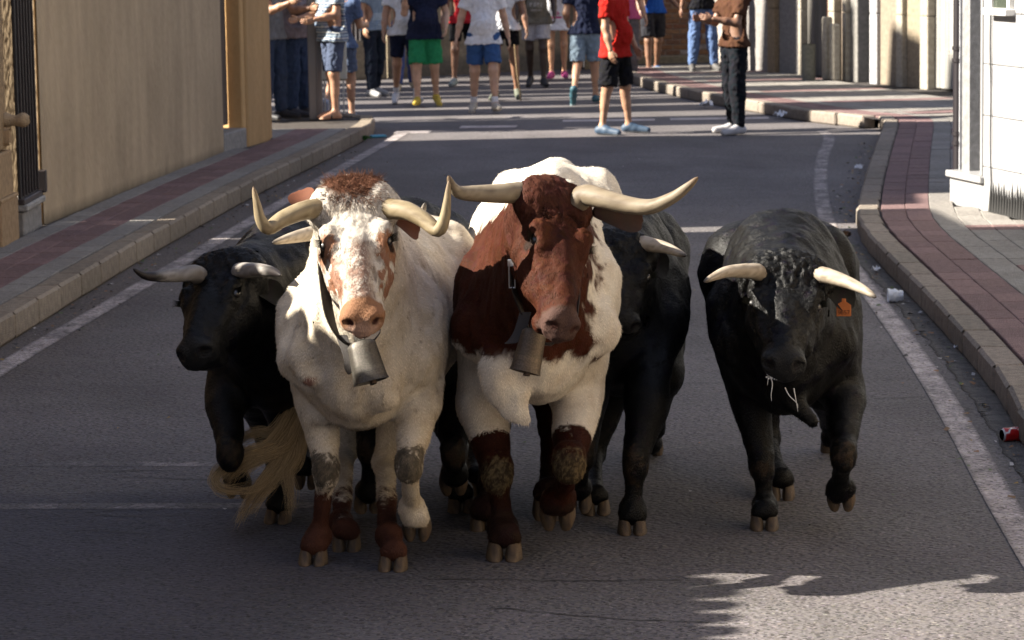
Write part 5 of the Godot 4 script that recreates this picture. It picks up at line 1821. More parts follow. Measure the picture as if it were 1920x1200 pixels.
	for k in 14:
		var c := Vector3(-1.72, 0.02, -35.6)
		lock(s, [c, c + Vector3(r.randf_range(-0.05, 0.05), 0.05, r.randf_range(-0.05, 0.05)), c + Vector3(r.randf_range(-0.12, 0.12), 0.03, r.randf_range(-0.12, 0.12))], 0.014, Color(0.05, 0.16, 0.03), Vector3(1, 0, 0.4))
	tag(obj("weed", s, M.plain), "small green weed at the left kerb corner", "weed")
	s = Soup.new()
	s.box(Vector3(-0.10, 0, -0.06), Vector3(0.10, 0.03, 0.06), Color(0.08, 0.30, 0.42), Transform3D(), 0.01)
	tag(obj("blue_wrapper", s, M.plain, self, Transform3D(Basis(Vector3.UP, 0.4), Vector3(-1.60, 0.004, -36.3))), "light blue wrapper lying beside the green weed", "litter")
	var spot := [Color(0.24, 0.12, 0.05), Color(0.17, 0.10, 0.05), Color(0.30, 0.20, 0.06), Color(0.08, 0.12, 0.03)]
	var debris := Soup.new()
	for k in 900:
		var side := r.randf() < 0.5
		var z := r.randf_range(-34.0, -12.0)
		var x := (x_at(LEFT_KERB, z) + absf(r.randfn(0.0, 0.14)) + 0.02) if side else (x_at(RIGHT_KERB, z) - absf(r.randfn(0.0, 0.13)) - 0.02)
		if k > 640:
			x = r.randf_range(-2.4, 2.2)
		var w := r.randf_range(0.006, 0.020)
		var c: Color = spot[r.randi() % 4] if r.randf() < 0.55 else (Color(0.05, 0.045, 0.04) if r.randf() < 0.6 else Color(0.4, 0.38, 0.36))
		if k > 640: w *= 0.6
		var b := Basis(Vector3.UP, r.randf() * 6.0).rotated(Vector3.RIGHT, r.randf_range(-0.4, 0.4))
		var p := Vector3(x, 0.010, z)
		debris.quad(p + b * Vector3(-w, 0.0, -w * 0.6), p + b * Vector3(w, 0.004, -w * 0.5), p + b * Vector3(w * 0.8, 0.002, w * 0.6), p + b * Vector3(-w, 0.004, w * 0.4), c)
	tag(obj("street_debris", debris, M.plain), "crumbs of leaves and grit along both gutters and on the road", "debris", "", "stuff")

# ------------------------------------------------------------------ the street
const LEFT_KERB = [Vector2(-4.1, 6), Vector2(-3.75, -6), Vector2(-3.48, -12), Vector2(-3.36, -14.7), Vector2(-3.12, -18), Vector2(-2.93, -21.5), Vector2(-2.79, -23.6), Vector2(-2.61, -26.1), Vector2(-2.37, -29), Vector2(-2.05, -32.2), Vector2(-1.80, -34.9), Vector2(-1.64, -36.9), Vector2(-1.78, -38.1), Vector2(-2.5, -38.9), Vector2(-4.5, -39.4), Vector2(-10, -39.9)]
const LEFT_WALL = [Vector2(-5.0, 6), Vector2(-4.75, -6), Vector2(-4.45, -13), Vector2(-4.05, -18), Vector2(-3.86, -22.4), Vector2(-3.83, -24.3), Vector2(-3.5, -27.7), Vector2(-3.06, -32), Vector2(-2.74, -34.1), Vector2(-10, -35.6)]
const RIGHT_KERB = [Vector2(2.1, 6), Vector2(2.26, -8), Vector2(2.40, -13.7), Vector2(2.53, -15.2), Vector2(2.61, -17.3), Vector2(2.67, -20.1), Vector2(2.73, -23.4), Vector2(3.02, -25.8), Vector2(3.87, -31.6), Vector2(4.45, -35.4), Vector2(4.50, -36.2), Vector2(3.87, -37.6), Vector2(3.32, -39.9), Vector2(2.65, -42.9), Vector2(1.99, -47.2), Vector2(1.75, -52)]
const RIGHT_WALL = [Vector2(7.5, 6), Vector2(6.6, -8), Vector2(5.9, -14), Vector2(4.10, -23.5), Vector2(3.72, -25.3), Vector2(6.9, -27), Vector2(6.9, -40), Vector2(6.3, -41.9), Vector2(3.5, -50.4), Vector2(3.3, -52.4)]

func rounded(poly: Array) -> Array:      # corners cut twice
	for pass_ in 2:
		var o := [poly[0]]
		for k in poly.size() - 1:
			o.append(poly[k].lerp(poly[k + 1], 0.25))
			o.append(poly[k].lerp(poly[k + 1], 0.75))
		o.append(poly[-1])
		poly = o
	return poly

func along(poly: Array, step: float) -> Array:      # points every step along a line: [point, direction]
	poly = rounded(poly)
	var o := []
	var left := 0.0
	for k in poly.size() - 1:
		var a: Vector2 = poly[k]
		var b: Vector2 = poly[k + 1]
		var l := a.distance_to(b)
		var d := (b - a) / l
		var t := left
		while t < l:
			o.append([a + d * t, d])
			t += step
		left = t - l
	return o

func x_at(poly: Array, z: float) -> float:
	for k in poly.size() - 1:
		var a: Vector2 = poly[k]
		var b: Vector2 = poly[k + 1]
		if (a.y - z) * (b.y - z) <= 0.0 and a.y != b.y:
			return lerpf(a.x, b.x, (z - a.y) / (b.y - a.y))
	return 0.0

func flat(poly: PackedVector2Array, y: float, col: Color) -> Soup:
	var s := Soup.new()
	var t := Geometry2D.triangulate_polygon(poly)
	for p in poly:
		s.v.append(Vector3(p.x, y, p.y))
		s.n.append(Vector3.UP)
		s.c.append(col)
	for k in range(0, t.size(), 3):
		var a := poly[t[k]]
		var b := poly[t[k + 1]]
		var c := poly[t[k + 2]]
		# seen from above x runs right and z runs down, so a positive cross product is clockwise
		s.i.append_array([t[k], t[k + 1], t[k + 2]] if (b - a).cross(c - a) > 0 else [t[k], t[k + 2], t[k + 1]])
	return s

func paint_strip(pts: Array, width: float, wear: float, y: float, seed: float) -> Soup:
	var s := Soup.new()
	var rows := []
	var cols := []
	var n := maxi(int(width / 0.022), 2)
	for q in pts:
		var p: Vector2 = q[0]
		var d: Vector2 = q[1]
		var nr := Vector2(d.y, -d.x)
		var row := []
		var cc := []
		for k in n + 1:
			var w := (k / float(n) - 0.5) * width
			var v := p + nr * w
			row.append(Vector3(v.x, y, v.y))
			var m := N(Vector3(v.x, seed, v.y), 3.0) * 0.6 + N(Vector3(v.x, seed + 3, v.y), 22.0) * 0.55
			var edge := smoothstep(-0.01, 0.02, width * 0.5 - absf(w) + N(Vector3(v.x, seed + 7, v.y), 14.0) * 0.012)
			cc.append(Color(0.19, 0.186, 0.188).lerp(Color(0.86, 0.81, 0.78), clampf((wear - 0.3 * float(wear > 0.55 and wear < 0.7) * smoothstep(-23.0, -26.0, p.y) + m * 0.8) * edge, 0, 1)))
		rows.append(row)
		cols.append(cc)
	s.grid(rows, cols)
	return s

func build_ground() -> void:
	var g := flat(PackedVector2Array([Vector2(-300, 60), Vector2(300, 60), Vector2(300, -400), Vector2(-300, -400)]), -0.02, Color(0.10, 0.09, 0.085))
	struct("ground", g, M.stone, "bare ground around the houses")
	var rows := []
	var cols := []
	var zs := []
	var z := 8.0
	while z > -62:
		zs.append(z)
		z -= 0.22
	for zz in zs:
		var row := []
		var cc := []
		for k in 101:
			var x := -14.0 + k * 0.28
			row.append(Vector3(x, 0.0, zz))
			var p := Vector3(x, 0, zz)
			var v := 1.0 + N(p, 0.35) * 0.22 + N(p, 1.6) * 0.18 + N(p * Vector3(3.0, 1, 0.35), 1.0) * 0.18
			var c := Color(0.194, 0.188, 0.190) * v
			var lx := x_at(LEFT_KERB, zz)
			c = c.lerp(Color(0.17, 0.14, 0.115), smoothstep(0.55, 0.15, absf(x - lx)) * 0.6 * float(zz > -38))
			# a darker, bluer area of the road in the left foreground
			c = c.lerp(Color(0.098, 0.102, 0.122) * v, smoothstep(-13.5, -12.9, zz + N(p, 1.2) * 0.3) * smoothstep(0.2, -1.0, x + (zz + 11.0) * 0.3))
			cc.append(c)
		rows.append(row)
		cols.append(cc)
	var s := Soup.new()
	rows.reverse()
	cols.reverse()
	s.grid(rows, cols)
	struct("road", s, M.asphalt, "dark worn asphalt road between the two pavements")
	# edge lines
	var lp := along([Vector2(-3.6, -5), Vector2(-3.25, -12), Vector2(-2.99, -17.2), Vector2(-2.74, -20.05), Vector2(-2.24, -26.2), Vector2(-1.85, -31), Vector2(-1.43, -35.6), Vector2(-1.30, -37.2)], 0.03)
	tag(obj("edge_line", paint_strip(lp, 0.15, 0.42, 0.004, 1.0), M.asphalt), "worn white edge line beside the left kerb", "road marking", "", "")
	var rp := along([Vector2(1.9, -8), Vector2(2.07, -12.2), Vector2(2.26, -15.3), Vector2(2.38, -18.2), Vector2(2.49, -22.0), Vector2(2.70, -25.8), Vector2(3.30, -31.7), Vector2(3.78, -35), Vector2(3.80, -36.3)], 0.03)
	tag(obj("edge_line", paint_strip(rp, 0.14, 0.60, 0.004, 2.0), M.asphalt), "white edge line running past the right bull to the kerb corner", "road marking", "", "")
	var i := 0
	for q in [[Vector2(-2.6, -14.05), Vector2(-0.5, -13.85), "thin faded line across the road beside the left bull, the farther one"], [Vector2(-2.6, -12.98), Vector2(-0.6, -12.85), "thin faded line across the road behind the tail hair, the nearer one"]]:
		tag(obj("faded_line", paint_strip(along([q[0], q[1]], 0.03), 0.13, -0.06, 0.0012, 5.0 + i), M.asphalt), q[2], "road marking")
		i += 1
	for q in [[-1.42, -0.95, -37.2, "white give-way dash nearest the left kerb corner"], [-0.62, 0.10, -38.0, "white give-way dash in front of the man in denim shorts"], [0.70, 1.9, -38.9, "white give-way dash behind the man in red"], [2.1, 3.4, -38.9, "white give-way dash beside the corner kerb"]]:
		tag(obj("give_way_dash", paint_strip(along([Vector2(q[0], q[2]), Vector2(q[1], q[2] + 0.05)], 0.04), 0.42, 0.95, 0.004, 9.0), M.asphalt), q[3], "road marking")
	# fine cracks in the asphalt
	var cr := RandomNumberGenerator.new()
	cr.seed = 21
	var cs := Soup.new()
	for k in 26:
		var p := Vector3(cr.randf_range(-2.3, 2.1), 0.003, cr.randf_range(-22.0, -10.2))
		var dir := Vector3(1, 0, cr.randf_range(-0.35, 0.35)).normalized()
		var rows2 := []
		var cols2 := []
		for q in cr.randi_range(10, 34):
			var w := cr.randf_range(0.002, 0.006)
			rows2.append([p + Vector3(0, 0, w), p - Vector3(0, 0, w)])
			cols2.append(Color(0.030, 0.028, 0.028))
			p += dir * 0.03 + Vector3(0, 0, cr.randf_range(-0.014, 0.014))
		rows2.reverse()
		cs.grid(rows2, cols2)
	tag(obj("road_cracks", cs, M.plain), "fine dark cracks scattered across the asphalt", "crack", "", "stuff")
	# gutter of the right side: a pale concrete strip with crumbling asphalt along it
	var gr := []
	var gc := []
	for q in along([Vector2(2.38, -12.6), Vector2(2.46, -14.3), Vector2(2.56, -16.2), Vector2(2.63, -18.6), Vector2(2.68, -21.5), Vector2(2.70, -23.2)], 0.05):
		var p: Vector2 = q[0]
		var row := []
		var cc := []
		for k in 8:
			var w := k / 7.0
			var ragged := N(Vector3(p.x, 3, p.y), 2.5) * 0.05 + N(Vector3(p.x, 9, p.y), 9.0) * 0.02
			row.append(Vector3(p.x + 0.03 - (0.15 + ragged * 0.5) * (1.0 - w), 0.0025, p.y))
			var m := N(Vector3(p.x + w * 0.2, 0, p.y), 12.0) * 0.5 + float(fposmod(p.y, 0.12) < 0.02) * -0.4
			cc.append(Color(0.17, 0.155, 0.14) * (0.85 + m * 0.5) if w > 0.1 else Color(0.05, 0.042, 0.035))
		gr.append(row)
		gc.append(cc)
	var gs := Soup.new()
	gr.reverse(); gc.reverse()
	gs.grid(gr, gc)
	struct("gutter", gs, M.tile, "pale concrete gutter along the right kerb")

func kerb(poly: Array, h: float, inward: float, z0: float, z1: float, parent: Node, col: Color) -> void:
	var r := RandomNumberGenerator.new()
	r.seed = 12
	var pts := along(poly, 0.7)
	var meshes := []
	for k in 5:
		var s := Soup.new()
		var w := 0.18
		s.box(Vector3(-0.346, 0.0, 0.0), Vector3(0.346, h + 0.008, w), col * r.randf_range(0.86, 1.1), Transform3D(), 0.018)
		# chips and stains: displace the vertices a little
		for q in s.v.size():
			s.v[q] += Vector3(0, N(s.v[q] + Vector3(k, 0, 0), 9.0) * 0.006, N(s.v[q] + Vector3(k, 3, 0), 9.0) * 0.006)
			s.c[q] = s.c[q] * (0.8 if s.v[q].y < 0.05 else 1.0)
		meshes.append(s.mesh())
	var n := 0
	for q in pts:
		var p: Vector2 = q[0]
		var d: Vector2 = q[1]
		if p.y > z0 or p.y < z1:
			continue
		var x := Vector3(d.x, 0, d.y)
		var zz := Vector3(-d.y * inward, 0, d.x * inward)
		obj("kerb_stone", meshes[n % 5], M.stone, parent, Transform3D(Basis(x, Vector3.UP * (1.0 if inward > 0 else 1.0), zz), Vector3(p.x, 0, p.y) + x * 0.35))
		n += 1

func tiles(poly: Array, wall: Array, side: float, h: float, z0: float, z1: float, zparts: float, red: Array, ncol: int, parent: Node) -> void:
	var r := RandomNumberGenerator.new()
	r.seed = 31
	var kinds := {}
	for t in ["red", "grey"]:
		kinds[t] = []
		for k in 5:
			var s := Soup.new()
			var c := (Color(0.24, 0.150, 0.145) if t == "red" else Color(0.30, 0.28, 0.255)) * r.randf_range(0.85, 1.12)
			s.box(Vector3(-0.0975, -0.03, -0.1965), Vector3(0.0975, 0.0, 0.1965), c, Transform3D(), 0.004)
			kinds[t].append(s.mesh())
	var far := Soup.new()
	var n := 0
	for q in along(poly, 0.4):
		var p: Vector2 = q[0]
		var d: Vector2 = q[1]
		if p.y > z0 or p.y < z1:
			continue
		var nr := Vector2(-d.y, d.x) * side
		for c in ncol:
			var v := p + nr * (0.19 + 0.1 + c * 0.2) + d * 0.2
			if (v.x - x_at(wall, v.y)) * side > -0.06:
				continue
			var t := Transform3D(Basis(Vector3(nr.x, 0, nr.y), Vector3.UP, Vector3(nr.x, 0, nr.y).cross(Vector3.UP)), Vector3(v.x, h + r.randf_range(-0.002, 0.002), v.y))
			t.basis = t.basis.rotated(Vector3.UP, r.randf_range(-0.012, 0.012)).rotated(Vector3.RIGHT, r.randf_range(-0.006, 0.006))
			var k: String = "red" if c in red or (side > 0 and c > 2 and int(absf(p.y) / 0.4) % 7 == 0) else "grey"
			if p.y > zparts and n < 290:
				obj("paving_tile", kinds[k][r.randi() % 5], M.tile, parent, t)
				n += 1
			else:
				var col: Color = (Color(0.24, 0.150, 0.145) if k == "red" else Color(0.30, 0.28, 0.255)) * r.randf_range(0.85, 1.12)
				far.box(Vector3(-0.0975, -0.03, -0.1965), Vector3(0.0975, 0.0, 0.1965), col, t)
	if far.v.size():
		tag(obj("far_paving", far, M.tile, parent), "", "", "", "stuff")

func wall_box(s: Soup, a: Vector2, b: Vector2, y0: float, y1: float, thick: float, col: Color, bevel := 0.0) -> void:
	# a wall from a to b whose face is on the left-hand side when walking from a to b; its thickness goes to the right
	var l := a.distance_to(b)
	var d := (b - a) / l
	var x := Vector3(d.x, 0, d.y)
	s.box(Vector3(0, y0, 0), Vector3(l, y1, thick), col, Transform3D(Basis(x, Vector3.UP, x.cross(Vector3.UP)), Vector3(a.x, 0, a.y)), bevel)

func tile_roof(parent: Node, a: Vector2, b: Vector2, y: float, depth: float, rise: float, parts := true) -> void:
	# rows of half-round roof tiles that run down to an eave from a to b; b - a runs along the street
	var d := (b - a)
	var l := d.length()
	d /= l
	var inw := Vector2(d.y, -d.x)
	if inw.x > 0: inw = -inw
	var s := Soup.new()
	var n := int(l / 0.2)
	var up := Vector3(inw.x * depth, rise, inw.y * depth)
	for k in n:
		var c := a + d * (k + 0.5) * l / n
		var rows := []
		var cols := []
		var jit := N(Vector3(k * 3.3, 0, 0), 1.0) * 0.06
		for e in 2:
			var row := []
			for q in 7:
				var t := PI * q / 6.0
				row.append(Vector3(c.x, y, c.y) + Vector3(d.x, 0, d.y) * cos(t) * 0.085 + Vector3.UP * (sin(t) * 0.07) + up * e - Vector3(inw.x, 0, inw.y) * (0.02 + jit) * (1 - e))
			rows.append(row)
			cols.append(Color(0.30, 0.14, 0.08))
		s.grid(rows, cols)
	wall_box(s, a, b, y - 0.08, y - 0.01, 0.5, Color(0.25, 0.15, 0.10))
	var o := Vector3(a.x, y - 0.005, a.y)
	var e := Vector3(b.x, y - 0.005, b.y)
	s.quad(o, e, e + up, o + up, Color(0.28, 0.13, 0.08))
	obj("roof", s, M.stone, parent)

const SHADE_BLOCKS = ["widest added shade block at the near side of the side street", "second added shade block of the side street counted from the corner", "third added shade block of the side street counted from the corner", "fourth added shade block of the side street counted from the corner", "fifth added shade block of the side street counted from the corner", "sixth added shade block of the side street counted from the corner", "last added shade block of the side street, farthest from the corner"]

func build_left_side() -> void:
	var pav := PackedVector2Array()
	for p in rounded(LEFT_KERB):
		pav.append(p + Vector2(-0.06, 0.02))
	for k in range(LEFT_WALL.size() - 1, -1, -1):
		pav.append(LEFT_WALL[k] - Vector2(0.3 if k < 8 else 0.0, 0.0))
	var p: Node = struct("left_pavement", flat(pav, 0.145, Color(0.10, 0.09, 0.08)), M.stone, "raised pavement with a band of reddish tiles on the left")
	kerb(LEFT_KERB, 0.165, -1.0, 2.0, -60.0, p, Color(0.33, 0.275, 0.215))
	tiles(LEFT_KERB, LEFT_WALL, -1.0, 0.17, -14.0, -38.6, -40.0, [1, 2], 6, p)
	# the low house near the camera whose tiled eave shades the road
	var h := thing("low_house", "low rendered house with a tiled eave at the left, nearest the camera", "house", Vector3(-5, 0, -9))
	var b := -h.position
	var s := Soup.new()
	wall_box(s, Vector2(-4.42, -13.1), Vector2(-4.95, -1.0), 0.1, 2.9, 0.4, Color(0.50, 0.42, 0.32))
	wall_box(s, Vector2(-4.95, -1.0), Vector2(-12.0, -1.2), 0.1, 2.9, 0.4, Color(0.50, 0.42, 0.32))
	var w := obj("wall", s, M.render, h, Transform3D(Basis(), b))
	tile_roof(h, Vector2(-3.98, -13.12), Vector2(-4.12, -0.8), 3.02, 3.6, 0.62)
	h.get_child(1).position = b
	# the ochre house with its stone pillars
	h = thing("ochre_house", "ochre stone house front with moulded pillar at the left edge", "house", Vector3(-4.5, 0, -19))
	b = -h.position
	s = Soup.new()
	var oc := Color(0.42, 0.29, 0.165)
	wall_box(s, Vector2(-4.12, -22.1), Vector2(-4.40, -13.0), 0.1, 6.4, 0.5, oc * 0.9)
	wall_box(s, Vector2(-8.0, -22.1), Vector2(-4.6, -22.15), 0.1, 6.4, 0.3, oc * 0.9)
	wall_box(s, Vector2(-4.7, -23.85), Vector2(-4.6, -22.12), 0.1, 5.4, 0.5, oc * 0.9)
	obj("wall", s, M.render, h, Transform3D(Basis(), b))
	for q in [[-23.12, -22.4], [-20.6, -19.9], [-17.8, -17.1]]:
		s = Soup.new()
		var xo := x_at(LEFT_WALL, q[0])
		var xi := x_at(LEFT_WALL, q[1])
		wall_box(s, Vector2(xo + 0.03, q[0]), Vector2(xi + 0.03, q[1]), 0.12, 0.50, 0.45, oc, 0.012)
		wall_box(s, Vector2(xo, q[0] + 0.02), Vector2(xi, q[1] - 0.02), 0.51, 0.86, 0.42, oc * 1.05, 0.012)
		wall_box(s, Vector2(xo - 0.03, q[0] + 0.06), Vector2(xi - 0.03, q[1] - 0.06), 0.87, 2.5 if q[0] < -22.0 else 6.0, 0.38, oc * 0.97, 0.012)
		wall_box(s, Vector2(xo + 0.035, q[0] - 0.01), Vector2(xi + 0.035, q[1] + 0.01), 0.495, 0.525, 0.46, oc * 1.1, 0.008)
		obj("pillar", s, M.stone, h, Transform3D(Basis(), b))
		s = Soup.new()
		var pr := []
		var rr := []
		var cc := []
		for k in 9:
			pr.append(Vector3(xo - 0.06 + k * 0.028, 1.10 - 0.06 * sin(k / 8.0 * PI) * 0.2, q[0] + 0.12))
			rr.append([0.06, 0.06, 0.055, 0.045, 0.042, 0.052, 0.06, 0.052, 0.025][k])
			cc.append(Color(0.45, 0.33, 0.21))
		s.tube(pr, rr, cc, 10)
		obj("finial", s, M.stone, h, Transform3D(Basis(), b))
		s = Soup.new()
		wall_box(s, Vector2(xo + 0.01, q[0] + 0.08), Vector2(xo + 0.03, q[0] + 0.2), 0.90, 1.04, 0.2, oc, 0.02)
		obj("bracket", s, M.stone, h, Transform3D(Basis(), b))
	s = Soup.new()
	for k in 26:
		var z := -22.4 + k * 0.085
		if z < -20.7:
			s.tube([Vector3(-3.98, 0.62, z), Vector3(-3.98, 0.72, z), Vector3(-3.98, 0.85, z), Vector3(-3.98, 1.0, z), Vector3(-3.98, 1.08, z)], [0.02, 0.033, 0.024, 0.030, 0.018], [oc, oc, oc, oc, oc], 8)
	obj("balustrade", s, M.stone, h, Transform3D(Basis(), b))
	s = Soup.new()
	wall_box(s, Vector2(-3.93, -22.5), Vector2(-4.02, -20.65), 0.12, 0.62, 0.3, oc * 0.92)
	obj("plinth", s, M.stone, h, Transform3D(Basis(), b))
	# the dark gate on its white block
	h = thing("metal_gate", "dark brown slatted metal gate beside the ochre pillar", "gate", Vector3(-3.9, 0, -23.8))
	b = -h.position
	var gx := -3.84
	for k in 6:
		s = Soup.new()
		var z := -23.42 - k * 0.142
		s.box(Vector3(gx - 0.03, 0.44, z - 0.136), Vector3(gx, 2.5, z), Color(0.022, 0.016, 0.017), Transform3D(), 0.006)
		s.box(Vector3(gx - 0.001, 0.46, z - 0.070), Vector3(gx + 0.018, 2.48, z - 0.048), Color(0.030, 0.022, 0.023), Transform3D(), 0.004)
		obj("slat", s, M.iron, h, Transform3D(Basis(), b))
	s = Soup.new()
	s.box(Vector3(gx - 0.035, 0.40, -24.3), Vector3(gx + 0.03, 0.445, -23.38), Color(0.05, 0.038, 0.038), Transform3D(), 0.006)
	obj("rail", s, M.iron, h, Transform3D(Basis(), b))
	s = Soup.new()
	s.box(Vector3(gx - 0.03, 0.42, -24.36), Vector3(gx + 0.06, 0.60, -24.28), Color(0.025, 0.018, 0.018), Transform3D(), 0.006)
	obj("latch_box", s, M.iron, h, Transform3D(Basis(), b))
	s = Soup.new()
	s.box(Vector3(gx - 0.2, 0.1, -24.3), Vector3(gx + 0.015, 0.345, -23.4), Color(0.34, 0.32, 0.30), Transform3D(), 0.01)
	s.box(Vector3(gx - 0.22, 0.345, -24.32), Vector3(gx + 0.05, 0.398, -23.38), Color(0.42, 0.40, 0.375), Transform3D(), 0.012)
	tag(obj("gate_block", s, M.stone), "whitish stone block under the dark gate", "stone block")
	# the beige rendered house
	h = thing("beige_house", "long plain beige rendered house wall with water stains", "house", Vector3(-3.5, 0, -29))
	b = -h.position
	s = Soup.new()
	var be := Color(0.47, 0.36, 0.235)
	var wl := [Vector2(-3.80, -24.36), Vector2(-3.5, -27.7), Vector2(-3.06, -31.95)]
	var rows := []
	var cols := []
	for kk in 40:
		var y := 0.14 + kk * 0.12
		var row := []
		var cc := []
		for k in 60:
			var z := lerpf(-31.95, -24.34, k / 59.0)
			var x := x_at(LEFT_WALL, z) + 0.01
			row.append(Vector3(x, y, z))
			var m := N(Vector3(0, y * 0.06, z), 1.3) * 0.14 + N(Vector3(0, y * 0.3, z), 7.0) * 0.05 + N(Vector3(3, y, z), 0.7) * 0.12
			var dirt := smoothstep(0.13 + N(Vector3(1, 0, z), 6.0) * 0.10, 0.0, y - 0.14)
			cc.append((be * (1.0 + m)).lerp(Color(0.09, 0.075, 0.05), dirt * 0.75))
		rows.append(row)
		cols.append(cc)
	rows.reverse(); cols.reverse()
	s.grid(rows, cols)
	wall_box(s, Vector2(-3.10, -31.95), Vector2(-3.84, -24.36), 0.1, 4.8, 0.4, be)
	wall_box(s, Vector2(-3.09, -31.95), Vector2(-3.80, -25.3), 4.8, 6.6, 0.4, be)
	wall_box(s, Vector2(-3.85, -24.38), Vector2(-9.0, -24.3), 0.1, 4.8, 0.3, be)
	obj("wall", s, M.render, h, Transform3D(Basis(), b))
	s = Soup.new()
	wall_box(s, Vector2(-3.10, -33.0), Vector2(-3.35, -31.9), 0.4, 6.6, 0.2, Color(0.16, 0.125, 0.10))
	obj("door", s, M.wood, h, Transform3D(Basis(), b))
	s = Soup.new()
	wall_box(s, Vector2(-2.90, -33.02), Vector2(-3.05, -31.97), 0.12, 0.36, 0.35, Color(0.38, 0.36, 0.33), 0.012)
	obj("step", s, M.stone, h, Transform3D(Basis(), b))
	s = Soup.new()
	var pc := Color(0.50, 0.32, 0.15)
	wall_box(s, Vector2(-2.70, -34.1), Vector2(-2.88, -33.05), 0.12, 6.6, 0.5, pc, 0.02)
	wall_box(s, Vector2(-2.90, -33.04), Vector2(-2.94, -32.97), 0.12, 6.6, 0.3, pc * 1.25, 0.012)
	wall_box(s, Vector2(-9.0, -35.0), Vector2(-3.0, -34.3), 0.12, 6.6, 0.3, pc)
	obj("pillar", s, M.render, h, Transform3D(Basis(), b))
	# unseen blocks added in the side street; their gaps shape bands of sunlight
	var r := RandomNumberGenerator.new()
	r.seed = 8
	var spans := [[-36.4, -38.0], [-39.3, -40.5], [-41.2, -42.25], [-43.4, -43.8], [-44.3, -45.2], [-45.6, -46.8], [-47.6, -48.4]]
	for q in spans:
		h = thing("shade_block", SHADE_BLOCKS[spans.find(q)], "house", Vector3(-13, 0, (q[0] + q[1]) / 2), "unseen blocks added to band the sunlight")
		s = Soup.new()
		var l: float = absf(q[1] - q[0]) / 2
		s.box(Vector3(-3, 0, -l), Vector3(0, 13.0, l), Color(0.42, 0.34, 0.26), Transform3D(), 0.02)
		obj("wall", s, M.render, h)
		s = Soup.new()
		s.box(Vector3(0.0, 0.0, -0.3), Vector3(0.02, 2.1, 0.3), Color(0.12, 0.07, 0.04))
		obj("door", s, M.wood, h)

